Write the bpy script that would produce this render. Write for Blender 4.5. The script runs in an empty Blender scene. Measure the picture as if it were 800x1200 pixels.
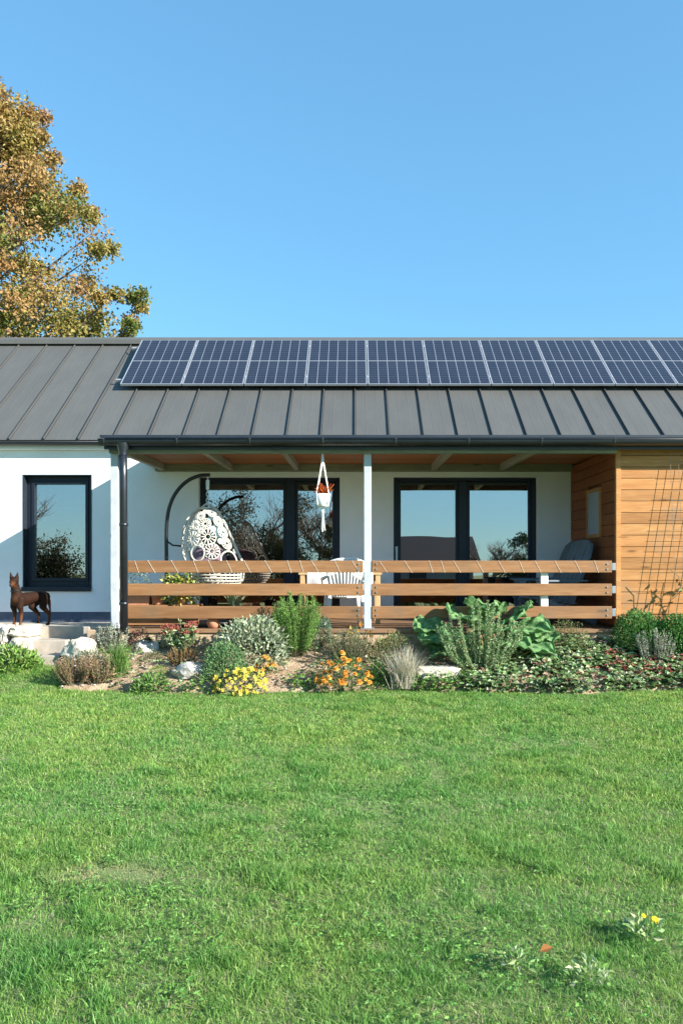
import bpy, math, random
import numpy as np
from mathutils import Vector, Matrix, Euler
R = math.radians
rnd = random.Random(7)
rng = np.random.default_rng(7)
C = bpy.context.scene.collection
SC = bpy.context.scene
F, CX, CY, EYE = 900.0, 416.0, 661.0, 1.5
def W(px, py, Y):                       # pixel of the photograph at depth Y -> world point (used to read off positions)
    return np.array(((px-CX)*Y/F, Y, EYE-(py-CY)*Y/F))
def XX(px, Y): return (px-CX)*Y/F
def ZZ(py, Y): return EYE-(py-CY)*Y/F
def smooth(t):
    t = np.clip(t, 0, 1); return t*t*(3-2*t)

# ------------------------------------------------------------------ materials
def newmat(name):
    m = bpy.data.materials.new(name); m.use_nodes = True
    nt = m.node_tree; b = nt.nodes['Principled BSDF']
    return m, nt, nt.nodes, nt.links, b
def mixrgb(nt, fac, a, b, blend='MIX'):
    n = nt.nodes.new('ShaderNodeMix'); n.data_type = 'RGBA'; n.blend_type = blend
    for s, v in ((0, fac), (6, a), (7, b)):
        if hasattr(v, 'is_linked') or isinstance(v, bpy.types.NodeSocket): nt.links.new(v, n.inputs[s])
        else: n.inputs[s].default_value = v if s == 0 else (*v[:3], 1)
    return n.outputs[2]
def noise(nt, scale, detail=4, stretch=(1, 1, 1), rough=.6):
    tc = nt.nodes.new('ShaderNodeTexCoord'); mp = nt.nodes.new('ShaderNodeMapping')
    mp.inputs['Scale'].default_value = stretch
    n = nt.nodes.new('ShaderNodeTexNoise'); n.inputs['Scale'].default_value = scale
    n.inputs['Detail'].default_value = detail; n.inputs['Roughness'].default_value = rough
    nt.links.new(tc.outputs['Object'], mp.inputs[0]); nt.links.new(mp.outputs[0], n.inputs['Vector'])
    return n.outputs['Fac']
def ramp(nt, fac, lo, hi, a=0.0, b=1.0):
    r = nt.nodes.new('ShaderNodeMapRange'); r.inputs[1].default_value = lo; r.inputs[2].default_value = hi
    r.inputs[3].default_value = a; r.inputs[4].default_value = b
    nt.links.new(fac, r.inputs[0]); return r.outputs[0]
def bump(nt, b, h, strength=.3, dist=.01):
    n = nt.nodes.new('ShaderNodeBump'); n.inputs['Strength'].default_value = strength
    n.inputs['Distance'].default_value = dist
    nt.links.new(h, n.inputs['Height']); nt.links.new(n.outputs[0], b.inputs['Normal'])
def plain(name, col, rough=.5, metal=0, c2=None, sc=8, st=(1, 1, 1), bmp=.0, bsc=60, bd=.004, spec=.5, attr=False, lo=.35, hi=.65):
    m, nt, N, L, b = newmat(name)
    b.inputs['Roughness'].default_value = rough; b.inputs['Metallic'].default_value = metal
    b.inputs['Specular IOR Level'].default_value = spec
    c = None
    if c2 is not None: c = mixrgb(nt, ramp(nt, noise(nt, sc, 5, st), lo, hi), col, c2)
    if attr:
        a = N.new('ShaderNodeVertexColor'); a.layer_name = 'Col'
        c = mixrgb(nt, 1.0, c if c is not None else col, a.outputs[0], 'MULTIPLY')
    if c is not None: L.new(c, b.inputs['Base Color'])
    else: b.inputs['Base Color'].default_value = (*col, 1)
    if bmp: bump(nt, b, noise(nt, bsc, 4, st), bmp, bd)
    return m
def leafmat(name, transl=.3, rough=.5, spec=.3):
    m, nt, N, L, b = newmat(name)
    a = N.new('ShaderNodeVertexColor'); a.layer_name = 'Col'
    L.new(a.outputs[0], b.inputs['Base Color']); b.inputs['Roughness'].default_value = rough
    b.inputs['Specular IOR Level'].default_value = spec
    t = N.new('ShaderNodeBsdfTranslucent'); L.new(a.outputs[0], t.inputs[0])
    mx = N.new('ShaderNodeMixShader'); mx.inputs[0].default_value = transl
    L.new(b.outputs[0], mx.inputs[1]); L.new(t.outputs[0], mx.inputs[2])
    L.new(mx.outputs[0], N['Material Output'].inputs[0]); return m
def glassmat(name, tint, refl, dark=0.0):
    m, nt, N, L, b = newmat(name); N.remove(b)
    g = N.new('ShaderNodeBsdfGlossy'); g.inputs['Roughness'].default_value = .0; g.inputs[0].default_value = (1, .92, .87, 1)
    t = N.new('ShaderNodeBsdfTransparent'); t.inputs[0].default_value = (*tint, 1)
    lw = N.new('ShaderNodeFresnel'); lw.inputs[0].default_value = 1.5
    ad = N.new('ShaderNodeMath'); ad.operation = 'ADD'; ad.inputs[1].default_value = refl; ad.use_clamp = True
    L.new(lw.outputs[0], ad.inputs[0])
    nz = noise(nt, 1.3, 1); bp = N.new('ShaderNodeBump'); bp.inputs['Strength'].default_value = .03; bp.inputs['Distance'].default_value = .05
    L.new(nz, bp.inputs['Height']); L.new(bp.outputs[0], g.inputs['Normal'])
    mx = N.new('ShaderNodeMixShader'); L.new(ad.outputs[0], mx.inputs[0]); L.new(t.outputs[0], mx.inputs[1]); L.new(g.outputs[0], mx.inputs[2])
    L.new(mx.outputs[0], N['Material Output'].inputs[0]); return m
def wood(name, a, b_, axis='X', rough=.6, knots=True, sc=1.0):
    m, nt, N, L, b = newmat(name); b.inputs['Roughness'].default_value = rough; b.inputs['Specular IOR Level'].default_value = .3
    st = {'X': (.09, 1, 1), 'Y': (1, .09, 1), 'Z': (1, 1, .09)}[axis]
    g = noise(nt, 48*sc, 6, st, .65)
    g2 = noise(nt, 9*sc, 3, st)
    c = mixrgb(nt, ramp(nt, g, .35, .68), a, b_)
    c = mixrgb(nt, ramp(nt, g2, .4, .7, 0, .6), c, tuple(x*.72 for x in a))
    if knots:
        tc = N.new('ShaderNodeTexCoord'); mp = N.new('ShaderNodeMapping'); mp.inputs['Scale'].default_value = {'X': (1.5, 5, 6.5), 'Y': (6, 1.5, 6), 'Z': (6, 6, 1.5)}[axis]
        vo = N.new('ShaderNodeTexVoronoi'); vo.inputs['Scale'].default_value = 1.0; L.new(tc.outputs['Object'], mp.inputs[0]); L.new(mp.outputs[0], vo.inputs['Vector'])
        c = mixrgb(nt, ramp(nt, vo.outputs['Distance'], .05, .14, .8, 0), c, tuple(x*.32 for x in a))
        st2 = noise(nt, 2.2, 4, (1, 1, 1)); c = mixrgb(nt, ramp(nt, st2, .52, .75, 0, .45), c, (a[0]*.62, a[0]*.50, a[0]*.36))
    at = N.new('ShaderNodeVertexColor'); at.layer_name = 'Col'
    c = mixrgb(nt, 1.0, c, at.outputs[0], 'MULTIPLY')
    L.new(c, b.inputs['Base Color']); bump(nt, b, g, .35, .003); return m
M = {}
M['stucco'] = plain('white_render', (.80, .81, .82), .9, c2=(.71, .72, .72), sc=1.1, bmp=.6, bsc=110, bd=.005, spec=.2)
M['plinth'] = plain('blue_plinth', (.045, .07, .12), .8, c2=(.08, .1, .14), sc=12, bmp=.4, bsc=90)
M['roof'] = plain('roof_sheet', (.088, .088, .083), .5, .0, c2=(.098, .098, .092), sc=2.2, st=(1.6, .6, .6), bmp=.14, bsc=2.4, bd=.03, spec=.3, attr=True)
M['anthracite'] = plain('anthracite_metal', (.017, .022, .032), .38, c2=(.024, .03, .042), sc=5, spec=.6)
M['pvc'] = plain('anthracite_frame', (.010, .015, .026), .42, spec=.35)
M['gutter'] = plain('gutter_metal', (.008, .011, .017), .33, c2=(.014, .018, .026), sc=6, spec=.7)
M['glass'] = glassmat('window_glass', (.52, .56, .58), .38)
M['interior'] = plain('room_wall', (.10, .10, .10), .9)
M['blind'] = plain('blind_cloth', (.62, .66, .7), .9)
M['larch'] = wood('larch_board', (.41, .180, .055), (.54, .27, .095), 'X')
M['railwood'] = wood('rail_timber', (.245, .115, .047), (.345, .18, .082), 'X')
M['beam'] = wood('grey_beam', (.19, .19, .13), (.27, .26, .19), 'X')
M['rafter'] = wood('pale_rafter', (.33, .30, .24), (.44, .40, .33), 'Y')
M['ceil'] = wood('pine_ceiling', (.36, .125, .042), (.44, .175, .062), 'X')
M['deck'] = wood('deck_board', (.20, .115, .062), (.27, .165, .095), 'X')
M['tablewood'] = wood('table_pine', (.52, .34, .16), (.62, .43, .22), 'Z')
M['post'] = plain('galvanised_post', (.50, .52, .55), .45, .0, c2=(.42, .44, .47), sc=9, spec=.5)
M['steel'] = plain('bracket_steel', (.45, .46, .48), .4, .8)
M['cell'] = None
M['alu'] = plain('panel_aluminium', (.42, .44, .47), .4, .4)
M['white'] = plain('white_plastic', (.82, .82, .80), .4, c2=(.76, .76, .73), sc=10)
M['wicker'] = plain('cream_wicker', (.60, .58, .51), .6, c2=(.48, .46, .39), sc=40)
M['black'] = plain('black_steel', (.010, .010, .012), .3)
M['cord'] = plain('pale_cord', (.75, .72, .64), .8)
M['cotton'] = plain('cotton_rope', (.78, .76, .71), .9, bmp=.5, bsc=200)
M['cloth'] = plain('table_cloth', (.74, .72, .70), .9, bmp=.2, bsc=30)
M['cushion'] = plain('mauve_cushion', (.20, .13, .17), .9, bmp=.3, bsc=60)
M['terracotta'] = plain('terracotta', (.40, .16, .08), .8, c2=(.48, .23, .13), sc=10, bmp=.2)
M['darkpot'] = plain('dark_pot', (.03, .03, .033), .5)
M['greypaint'] = wood('grey_painted_wood', (.15, .19, .22), (.19, .23, .26), 'Z')
M['teal'] = plain('teal_cloth', (.20, .42, .44), .8)
M['stone'] = plain('pale_stone', (.50, .46, .40), .85, c2=(.36, .33, .29), sc=7, bmp=.8, bsc=18, bd=.02)
M['whitestone'] = plain('white_stone', (.60, .54, .45), .85, c2=(.45, .40, .32), sc=9, bmp=.8, bsc=22, bd=.02)
M['sandstone'] = plain('sandstone_block', (.45, .33, .22), .9, c2=(.36, .26, .17), sc=6, bmp=.5, bsc=30, bd=.01, attr=True)
M['concrete'] = plain('concrete_step', (.42, .36, .29), .9, c2=(.32, .28, .235), sc=7, bmp=.5, bsc=50, bd=.006)
M['sand'] = plain('sandy_soil', (.50, .365, .24), .95, c2=(.26, .175, .105), sc=5, bmp=1.0, bsc=45, bd=.03)
M['soil'] = plain('lawn_soil', (.12, .18, .05), .95, c2=(.17, .20, .07), sc=6, bmp=.6, bsc=40)
M['bark'] = plain('bark', (.13, .10, .075), .9, c2=(.2, .16, .12), sc=14, st=(1, 1, .25), bmp=.8, bsc=20, bd=.03)
M['stem'] = plain('stem', (.13, .12, .06), .8)
M['leaf'] = leafmat('leaf', .28)
M['grass'] = leafmat('grass_blade', .5, .45, .3)
M['bigleaf'] = leafmat('big_leaf', .3, .75, .15); bump(M['bigleaf'].node_tree, M['bigleaf'].node_tree.nodes['Principled BSDF'], noise(M['bigleaf'].node_tree, 26, 4), .9, .02)
M['petal'] = leafmat('petal', .2, .7, .1)
M['dogcoat'] = plain('brown_coat', (.024, .0095, .005), .7, spec=.15, attr=True, bmp=.4, bsc=120)
def solar():
    m, nt, N, L, b = newmat('solar_cell')
    tc = N.new('ShaderNodeTexCoord'); sp = N.new('ShaderNodeSeparateXYZ'); L.new(tc.outputs['Object'], sp.inputs[0])
    def stripes(out, period, width, off=0.0):
        a = N.new('ShaderNodeMath'); a.operation = 'ADD'; a.inputs[1].default_value = off; L.new(out, a.inputs[0])
        d = N.new('ShaderNodeMath'); d.operation = 'DIVIDE'; d.inputs[1].default_value = period; L.new(a.outputs[0], d.inputs[0])
        f = N.new('ShaderNodeMath'); f.operation = 'FRACT'; L.new(d.outputs[0], f.inputs[0])
        c = N.new('ShaderNodeMath'); c.operation = 'LESS_THAN'; c.inputs[1].default_value = width/period; L.new(f.outputs[0], c.inputs[0])
        return c.outputs[0]
    cw = 1.019/6
    col = stripes(sp.outputs[0], cw, .0085, .5095+.00425)
    row = stripes(sp.outputs[1], .0868, .0055, .868+.0055/2)
    nz = noise(nt, 1.5, 2)
    base = mixrgb(nt, ramp(nt, nz, .3, .7), (.015, .017, .027), (.022, .025, .037))
    c = mixrgb(nt, row, base, (.075, .08, .12)); c = mixrgb(nt, col, c, (.25, .26, .31))
    L.new(c, b.inputs['Base Color']); b.inputs['Roughness'].default_value = .16
    b.inputs['Specular IOR Level'].default_value = .5
    return m
M['cell'] = solar()

# ------------------------------------------------------------------ mesh helpers
class MB:
    def __init__(s): s.v = []; s.f = []; s.c = []; s.n = 0
    def add(s, v, f, col=(1, 1, 1)):
        v = np.asarray(v, float).reshape(-1, 3); f = np.asarray(f, dtype=np.int64)
        s.v.append(v); s.f.append(f + s.n); s.n += len(v)
        col = np.asarray(col, float)
        s.c.append(np.broadcast_to(col, (len(v), 3)) if col.ndim == 1 else col)
    def box(s, a, b, col=(1, 1, 1)):
        (x0, y0, z0), (x1, y1, z1) = a, b
        x0, x1 = min(x0, x1), max(x0, x1); y0, y1 = min(y0, y1), max(y0, y1); z0, z1 = min(z0, z1), max(z0, z1)
        v = [(x0, y0, z0), (x1, y0, z0), (x1, y1, z0), (x0, y1, z0), (x0, y0, z1), (x1, y0, z1), (x1, y1, z1), (x0, y1, z1)]
        s.add(v, [(0, 3, 2, 1), (4, 5, 6, 7), (0, 1, 5, 4), (1, 2, 6, 5), (2, 3, 7, 6), (3, 0, 4, 7)], col)
    def bar(s, p, q, w, h, up=(0, 0, 1), col=(1, 1, 1)):       # square bar from p to q
        p = Vector(p); q = Vector(q); d = (q-p).normalized(); u = Vector(up); sd = d.cross(u)
        if sd.length < 1e-4: sd = d.cross(Vector((0, 1, 0)))
        sd.normalize(); u = sd.cross(d).normalized(); v = []
        for o in (p, q):
            for a, b in ((-1, -1), (1, -1), (1, 1), (-1, 1)): v.append(o + sd*(a*w/2) + u*(b*h/2))
        s.add([tuple(x) for x in v], [(0, 1, 2, 3), (7, 6, 5, 4), (0, 4, 5, 1), (1, 5, 6, 2), (2, 6, 7, 3), (3, 7, 4, 0)], col)
    def tube(s, pts, r, n=8, col=(1, 1, 1), cap=True):
        pts = [Vector(p) for p in pts]; k = len(pts); rs = [r]*k if not hasattr(r, '__len__') else r
        ref = Vector((.31, .17, .93)); vs = []
        for i, p in enumerate(pts):
            d = (pts[min(i+1, k-1)] - pts[max(i-1, 0)])
            if d.length < 1e-9: d = Vector((0, 0, 1))
            d.normalize(); a = d.cross(ref)
            if a.length < .05: a = d.cross(Vector((1, 0, 0)))
            a.normalize(); ref = a.cross(d); b = ref.normalized(); ref = b if False else b
            for j in range(n):
                t = 2*math.pi*j/n; vs.append(p + (a*math.cos(t) + b*math.sin(t))*rs[i])
        f = []
        for i in range(k-1):
            for j in range(n):
                f.append((i*n+j, i*n+(j+1) % n, (i+1)*n+(j+1) % n, (i+1)*n+j))
        vs = [tuple(x) for x in vs]
        if cap:
            vs += [tuple(pts[0]), tuple(pts[-1])]; c0, c1 = k*n, k*n+1
            for j in range(n):
                f.append((c0, (j+1) % n, j, j)); f.append((c1, (k-1)*n+j, (k-1)*n+(j+1) % n, (k-1)*n+(j+1) % n))
        s.add(vs, f, col)
    def lathe(s, prof, c, n=24, col=(1, 1, 1), wob=0):
        vs = []; k = len(prof)
        for r, z in prof:
            for j in range(n):
                t = 2*math.pi*j/n; vs.append((c[0]+r*math.cos(t), c[1]+r*math.sin(t), c[2]+z))
        f = [(i*n+j, i*n+(j+1) % n, (i+1)*n+(j+1) % n, (i+1)*n+j) for i in range(k-1) for j in range(n)]
        s.add(vs, f, col)
    def prism(s, poly, z0, z1, axis='Z', col=(1, 1, 1)):         # polygon extruded along an axis
        n = len(poly); v = []
        for z in (z0, z1):
            for a, b in poly: v.append({'Z': (a, b, z), 'Y': (a, z, b), 'X': (z, a, b)}[axis])
        s.add(v, [(i, (i+1) % n, n+(i+1) % n, n+i) for i in range(n)], col)
        m = s.n - 2*n
        c0 = np.mean(v[:n], 0); c1 = np.mean(v[n:], 0)
        s.add(list(v[:n])+[c0], [((i+1) % n, i, n, n) for i in range(n)], col)
        s.add(list(v[n:])+[c1], [(i, (i+1) % n, n, n) for i in range(n)], col)
    def blob(s, c, rad, seed=0, rough=.18, sub=3, flat=None, col=(1, 1, 1)):   # stone
        import bmesh
        bm = bmesh.new(); bmesh.ops.create_icosphere(bm, subdivisions=sub, radius=1)
        from mathutils import noise as mn
        vs = []
        for v in bm.verts:
            p = v.co.copy(); o = Vector((seed*3.1, seed*1.7, seed*.9))
            k = 1 + rough*mn.noise(p*1.1+o) + rough*.6*mn.noise(p*2.6+o)+rough*.25*mn.noise(p*6+o)
            q = (p*(.70/max(abs(x) for x in p)*.84) + p*.15)*(1+(k-1)*.9) if flat else p*k
            vs.append((c[0]+q.x*rad[0], c[1]+q.y*rad[1], c[2]+q.z*rad[2]))
        bm.verts.index_update()
        f = [(a.verts[0].index, a.verts[1].index, a.verts[2].index, a.verts[2].index) for a in bm.faces]; bm.free()
        s.add(vs, f, col)
    def build(s, name, mat, parent=None, org=None, smooth=False, bevel=0.0):
        return mesh_obj(name, np.concatenate(s.v), np.concatenate(s.f), np.concatenate(s.c), mat, parent, org, smooth, bevel)
def mesh_obj(name, V, Fq, Cc, mat, parent=None, org=None, smooth=False, bevel=0.0):
    o0 = np.array(parent['_org'] if parent is not None else (org if org is not None else (0, 0, 0)), float)
    V = np.asarray(V, float) - o0
    me = bpy.data.meshes.new(name)
    Fq = np.asarray(Fq)
    if Fq.shape[1] == 4:
        tri = Fq[:, 2] == Fq[:, 3]
        cnt = np.where(tri, 3, 4); keep = np.ones(Fq.shape, bool); keep[tri, 3] = False
        loops = Fq[keep]
    else:
        cnt = np.full(len(Fq), 3); loops = Fq.reshape(-1)
    st = np.zeros(len(Fq), np.int32); st[1:] = np.cumsum(cnt)[:-1]
    me.vertices.add(len(V)); me.vertices.foreach_set('co', V.astype(np.float32).ravel())
    me.loops.add(len(loops)); me.loops.foreach_set('vertex_index', loops.astype(np.int32))
    me.polygons.add(len(Fq)); me.polygons.foreach_set('loop_start', st); me.polygons.foreach_set('loop_total', cnt.astype(np.int32))
    me.polygons.foreach_set('use_smooth', np.full(len(Fq), bool(smooth)))
    me.update(calc_edges=True); me.validate()
    if Cc is not None:
        ca = me.color_attributes.new('Col', 'FLOAT_COLOR', 'POINT')
        ca.data.foreach_set('color', np.concatenate([Cc, np.ones((len(Cc), 1))], 1).astype(np.float32).ravel())
    me.materials.append(mat)
    o = bpy.data.objects.new(name, me); C.objects.link(o)
    if parent is not None: o.parent = parent; o['_org'] = tuple(o0)
    else: o.location = tuple(o0); o['_org'] = tuple(o0)
    if bevel:
        b = o.modifiers.new('Bevel', 'BEVEL'); b.width = bevel; b.segments = 2; b.limit_method = 'ANGLE'; b.angle_limit = R(40)
    return o
def thing(name, label, cat, org, group=None):
    o = bpy.data.objects.new(name, None); C.objects.link(o); o.location = tuple(org); o['_org'] = tuple(float(x) for x in org)
    o.empty_display_size = .2
    return tag(o, label, cat, group)
def tag(o, label, cat, group=None, kind=None):
    o['label'] = label; o['category'] = cat
    if group: o['group'] = group
    if kind: o['kind'] = kind
    return o
def struct(o): o['kind'] = 'structure'; return o

# leaves: one folded rhombus each, vectorised
def unit(a): return a/np.maximum(np.linalg.norm(a, axis=1, keepdims=True), 1e-9)
def leaf_arrays(P, D, L, Wd, col, fold=.15, nrm=None):
    n = len(P); D = unit(D)
    if nrm is None: nrm = rng.normal(size=(n, 3)) + np.array((0, 0, .8))
    S = unit(np.cross(D, nrm)); N = np.cross(S, D)
    L = np.broadcast_to(np.asarray(L, float), (n,))[:, None]; Wd = np.broadcast_to(np.asarray(Wd, float), (n,))[:, None]
    a = P; t = P + D*L - N*L*.12; m = P + D*L*.48 + N*L*.06
    l = m + S*Wd/2 + N*Wd*fold; r = m - S*Wd/2 + N*Wd*fold
    V = np.stack([a, r, t, l], 1).reshape(-1, 3)
    Fq = np.arange(4*n).reshape(n, 4)
    return V, Fq, np.repeat(np.broadcast_to(col, (n, 3)), 4, 0)
def pal(n, cols, jit=.15, w=None):
    cols = np.array(cols, float); i = rng.choice(len(cols), n, p=w)
    c = cols[i]*(1+rng.normal(size=(n, 1))*jit)*(1+rng.normal(size=(n, 3))*jit*.3)
    return np.clip(c, .004, .95)

# ------------------------------------------------------------------ ground heights
def lawn_z(X, Y):
    X = np.asarray(X, float); Y = np.asarray(Y, float)
    z = .02*np.sin(X*.9+.4)*np.sin(Y*.8) * smooth((9-Y)/2) * smooth(Y/2)
    z = z + .22*smooth((Y-8.75)/1.0)*smooth((-3.25-X)/.4)
    return z
def bed_z(X, Y):
    X = np.asarray(X, float); Y = np.asarray(Y, float)
    e = 8.93 + .10*np.sin(X*1.7+1) + .05*np.sin(X*4.1)
    t = (Y-e)/(9.9-e)
    z = .43*np.sqrt(np.clip(t, 0, 1))*(.55+.45*np.clip(t, 0, 1)) + .03*np.sin(X*3.1)*np.sin(Y*5+X) * np.clip(t*3, 0, 1)
    return np.where(t < 0, t*.4, z)
def bed_pt(px, py):
    lo, hi = 8.6, 9.88
    for _ in range(40):
        m = (lo+hi)/2; X = XX(px, m)
        y = CY + (EYE-float(bed_z(X, m)))*F/m
        if y > py: lo = m
        else: hi = m
    X = XX(px, lo); return np.array((X, lo, float(bed_z(X, lo))))
def lawn_pt(px, py):
    Y = EYE*F/(py-CY)
    for _ in range(5): Y = (EYE-float(lawn_z(XX(px, Y), Y)))*F/(py-CY)
    X = XX(px, Y); return np.array((X, Y, float(lawn_z(X, Y))))

def grid(name, xs, ys, zf, mat, kind='structure'):
    X, Y = np.meshgrid(xs, ys); Z = zf(X, Y); V = np.stack([X, Y, Z], 2).reshape(-1, 3)
    nx, ny = len(xs), len(ys); i = np.arange((ny-1)*(nx-1)); r = i//(nx-1); c = i % (nx-1); a = r*nx+c
    o = mesh_obj(name, V, np.stack([a, a+1, a+nx+1, a+nx], 1), None, mat, smooth=True); o['kind'] = kind; return o
xs = np.concatenate([[-400, -60, -20], np.linspace(-9, 9, 61), [20, 60, 400]])
ys = np.concatenate([[-400, -60, -15, -4], np.linspace(0, 10.5, 50), [13, 40, 120, 400]])
grid('lawn_ground', xs, ys, lawn_z, M['soil'])
grid('garden_soil', np.linspace(-3.42, 9, 260), np.linspace(8.7, 9.93, 50), lambda X, Y: bed_z(X, Y) + .012*np.sin(X*31)*np.sin(Y*37+X*9), M['sand'])

# ------------------------------------------------------------------ house
Y2, Y1, DK = 12.1, 10.0, .66
SILL = .655
house = thing('house', 'white rendered bungalow with grey standing seam roof and timber clad side room', 'house', (0, 12.1, 0))
XL, XR, YB = -9.5, 10.5, 17.6
# wall with openings, .3 thick
op = [(XX(28, Y2), XX(107, Y2), ZZ(689, Y2), ZZ(557, Y2)), (XX(233, Y2), XX(398, Y2), DK, ZZ(559, Y2)), (XX(461, Y2), XX(629.5, Y2), DK, ZZ(559, Y2))]
mb = MB(); x = XL; top = 3.42
for x0, x1, z0, z1 in op:
    mb.box((x, Y2, .747 if x == XL else DK-.1), (x0, Y2+.3, top)); mb.box((x0, Y2, z1), (x1, Y2+.3, top))
    if z0 > DK+.1: mb.box((x0, Y2, .747), (x1, Y2+.3, z0))
    x = x1
    if x1 < -3.5: mb.box((x1, Y2, .747), (-3.1, Y2+.3, top)); x = -3.1
mb.box((x, Y2, DK), (XR, Y2+.3, top))
for s in (XL, XR-.3): mb.box((s, Y2+.3, 0), (s+.3, YB, top))
mb.box((XL, YB-.3, 0), (XR, YB, top))
mb.build('wall', M['stucco'], house)
mb = MB(); mb.box((XL, Y2+.012, 0), (-3.1, Y2+.29, .746)); mb.build('plinth', M['plinth'], house)
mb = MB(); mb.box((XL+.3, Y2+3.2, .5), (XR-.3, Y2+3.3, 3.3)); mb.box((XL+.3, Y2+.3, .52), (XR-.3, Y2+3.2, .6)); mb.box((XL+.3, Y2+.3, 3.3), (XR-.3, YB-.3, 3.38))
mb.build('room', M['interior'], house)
# roof
EV, EZ, TN = 11.97, 3.435, .80
RG = 14.917; RZ = EZ + TN*(RG-EV); SP = .5387
mb = MB(); nrm = np.array((0, -TN, 1))/math.hypot(1, TN)
k0 = int(math.floor((XL-.2)/SP)); k1 = int(math.ceil((XR+.2)/SP))
for k in range(k0, k1):
    v = 1 + rnd.uniform(-.05, .05); xa, xb = k*SP, (k+1)*SP
    # a shallow pan with two stiffening ribs
    prof = [(xa+.012, 0), (xa+.17, 0), (xa+.178, .0016), (xa+.186, 0), (xa+.34, 0), (xa+.348, .0016), (xa+.356, 0), (xb-.012, 0)]
    vv = []
    for (yy, zz) in ((EV, EZ), (RG, RZ)):
        for (a, h) in prof: vv.append((a+rnd.uniform(-.002, .002), yy-h*.6, zz+h))
    n = len(prof); mb.add(vv, [(i, i+1, n+i+1, n+i) for i in range(n-1)], (v, v, v))
    e = .034
    for q in (-1,):
        p0 = np.array((xa, EV, EZ)); p1 = np.array((xa, RG, RZ))
        mb.bar(p0+nrm*e/2, p1+nrm*e/2, .014, e, up=tuple(nrm), col=(.8, .8, .82))
mb.add([(XL-.2, RG, RZ), (XR+.2, RG, RZ), (XR+.2, RG+3, RZ-2.4), (XL-.2, RG+3, RZ-2.4)], [(0, 1, 2, 3)])
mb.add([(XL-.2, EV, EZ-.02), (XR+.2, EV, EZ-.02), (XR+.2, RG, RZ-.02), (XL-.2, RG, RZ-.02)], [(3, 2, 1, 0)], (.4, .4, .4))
roof = mb.build('roof', M['roof'], house)
mb = MB(); mb.prism([(RG-.15, RZ-.055), (RG-.15, RZ+.03), (RG-.02, RZ+.105), (RG+.15, RZ+.03), (RG+.15, RZ-.05)], XL-.2, XR+.2, 'X', (1.12, 1.12, 1.12))
mb.build('ridge_cap', M['roof'], roof)
# left eave: gutter, white soffit
def halfround(r, n=10): return [(r*math.cos(math.pi+math.pi*i/n), r*math.sin(math.pi+math.pi*i/n)) for i in range(n+1)]
def gutter_mesh(mb, x0, x1, yc, zc, r, ends=True):
    pr = halfround(r); pr2 = [(a*.93, b*.93) for a, b in pr][::-1]; poly = pr + pr2
    v = []; n = len(poly)
    for xx in (x0, x1):
        for a, b in poly: v.append((xx, yc+a, zc+b))
    mb.add(v, [(i, (i+1) % n, n+(i+1) % n, n+i) for i in range(n)])
    mb.tube([(x0, yc-r, zc), (x1, yc-r, zc)], r*.13, 8)
    if ends:
        for xx in (x0, x1):
            c = [(xx, yc+a, zc+b) for a, b in pr] + [(xx, yc, zc)]; m = len(pr)
            mb.add(c, [(i, i+1, m, m) for i in range(m-1)])
mb = MB(); gutter_mesh(mb, XL-.2, -3.16, 11.945, 3.395, .055); mb.build('gutter', M['gutter'], house, smooth=True)
mb = MB(); mb.box((XL-.2, 12.0, 3.30), (-3.1, 12.02, 3.41)); mb.box((XL-.2, 12.021, 3.295), (-3.1, Y2-.002, 3.312)); mb.build('soffit', M['stucco'], house)
# windows and doors
def rectframe(mb, x0, x1, z0, z1, w, ya, yb, wb=None, wt=None):
    wb = wb or w; wt = wt or w
    mb.box((x0, ya, z0), (x0+w, yb, z1)); mb.box((x1-w, ya, z0), (x1, yb, z1))
    mb.box((x0+w, ya, z0), (x1-w, yb, z0+wb)); mb.box((x0+w, ya, z1-wt), (x1-w, yb, z1))
def pane(x0, x1, z0, z1, y, parent):
    mb = MB(); mb.box((x0, y, z0), (x1, y+.012, z1)); v = mb.v[0]; v[:, 1] += (v[:, 2]-(z0+z1)/2)*.0058; return mb.build('pane', M['glass'], parent)
x0, x1, z0, z1 = op[0]
mb = MB(); rectframe(mb, x0+.004, x1-.004, z0+.004, z1-.004, .075, Y2+.12, Y2+.2, .1); rectframe(mb, x0+.079, x1-.079, z0+.104, z1-.079, .05, Y2+.105, Y2+.19)
w = mb.build('window', M['pvc'], house, bevel=.004)
pane(x0+.13, x1-.13, z0+.155, z1-.13, Y2+.15, w)
mb = MB(); mb.box((x0-.03, Y2-.03, z0-.02), (x1+.01, Y2+.12, z0+.012)); mb.box((x0-.03, Y2-.033, z0-.055), (x1+.01, Y2-.02, z0+.009)); mb.build('sill', M['pvc'], w)
mb = MB(); mb.box((x0+.13, Y2+.24, z1-.42), (x1-.13, Y2+.25, z1-.05)); mb.box((x0+.13, Y2+.235, z1-.445), (x1-.13, Y2+.26, z1-.421)); mb.build('roller_blind', M['blind'], w)
mb = MB(); rectframe(mb, x0-.012, x1+.012, z0-.0, z1+.012, .016, Y2-.006, Y2+.118); mb.build('reveal', M['anthracite'], w)
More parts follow.
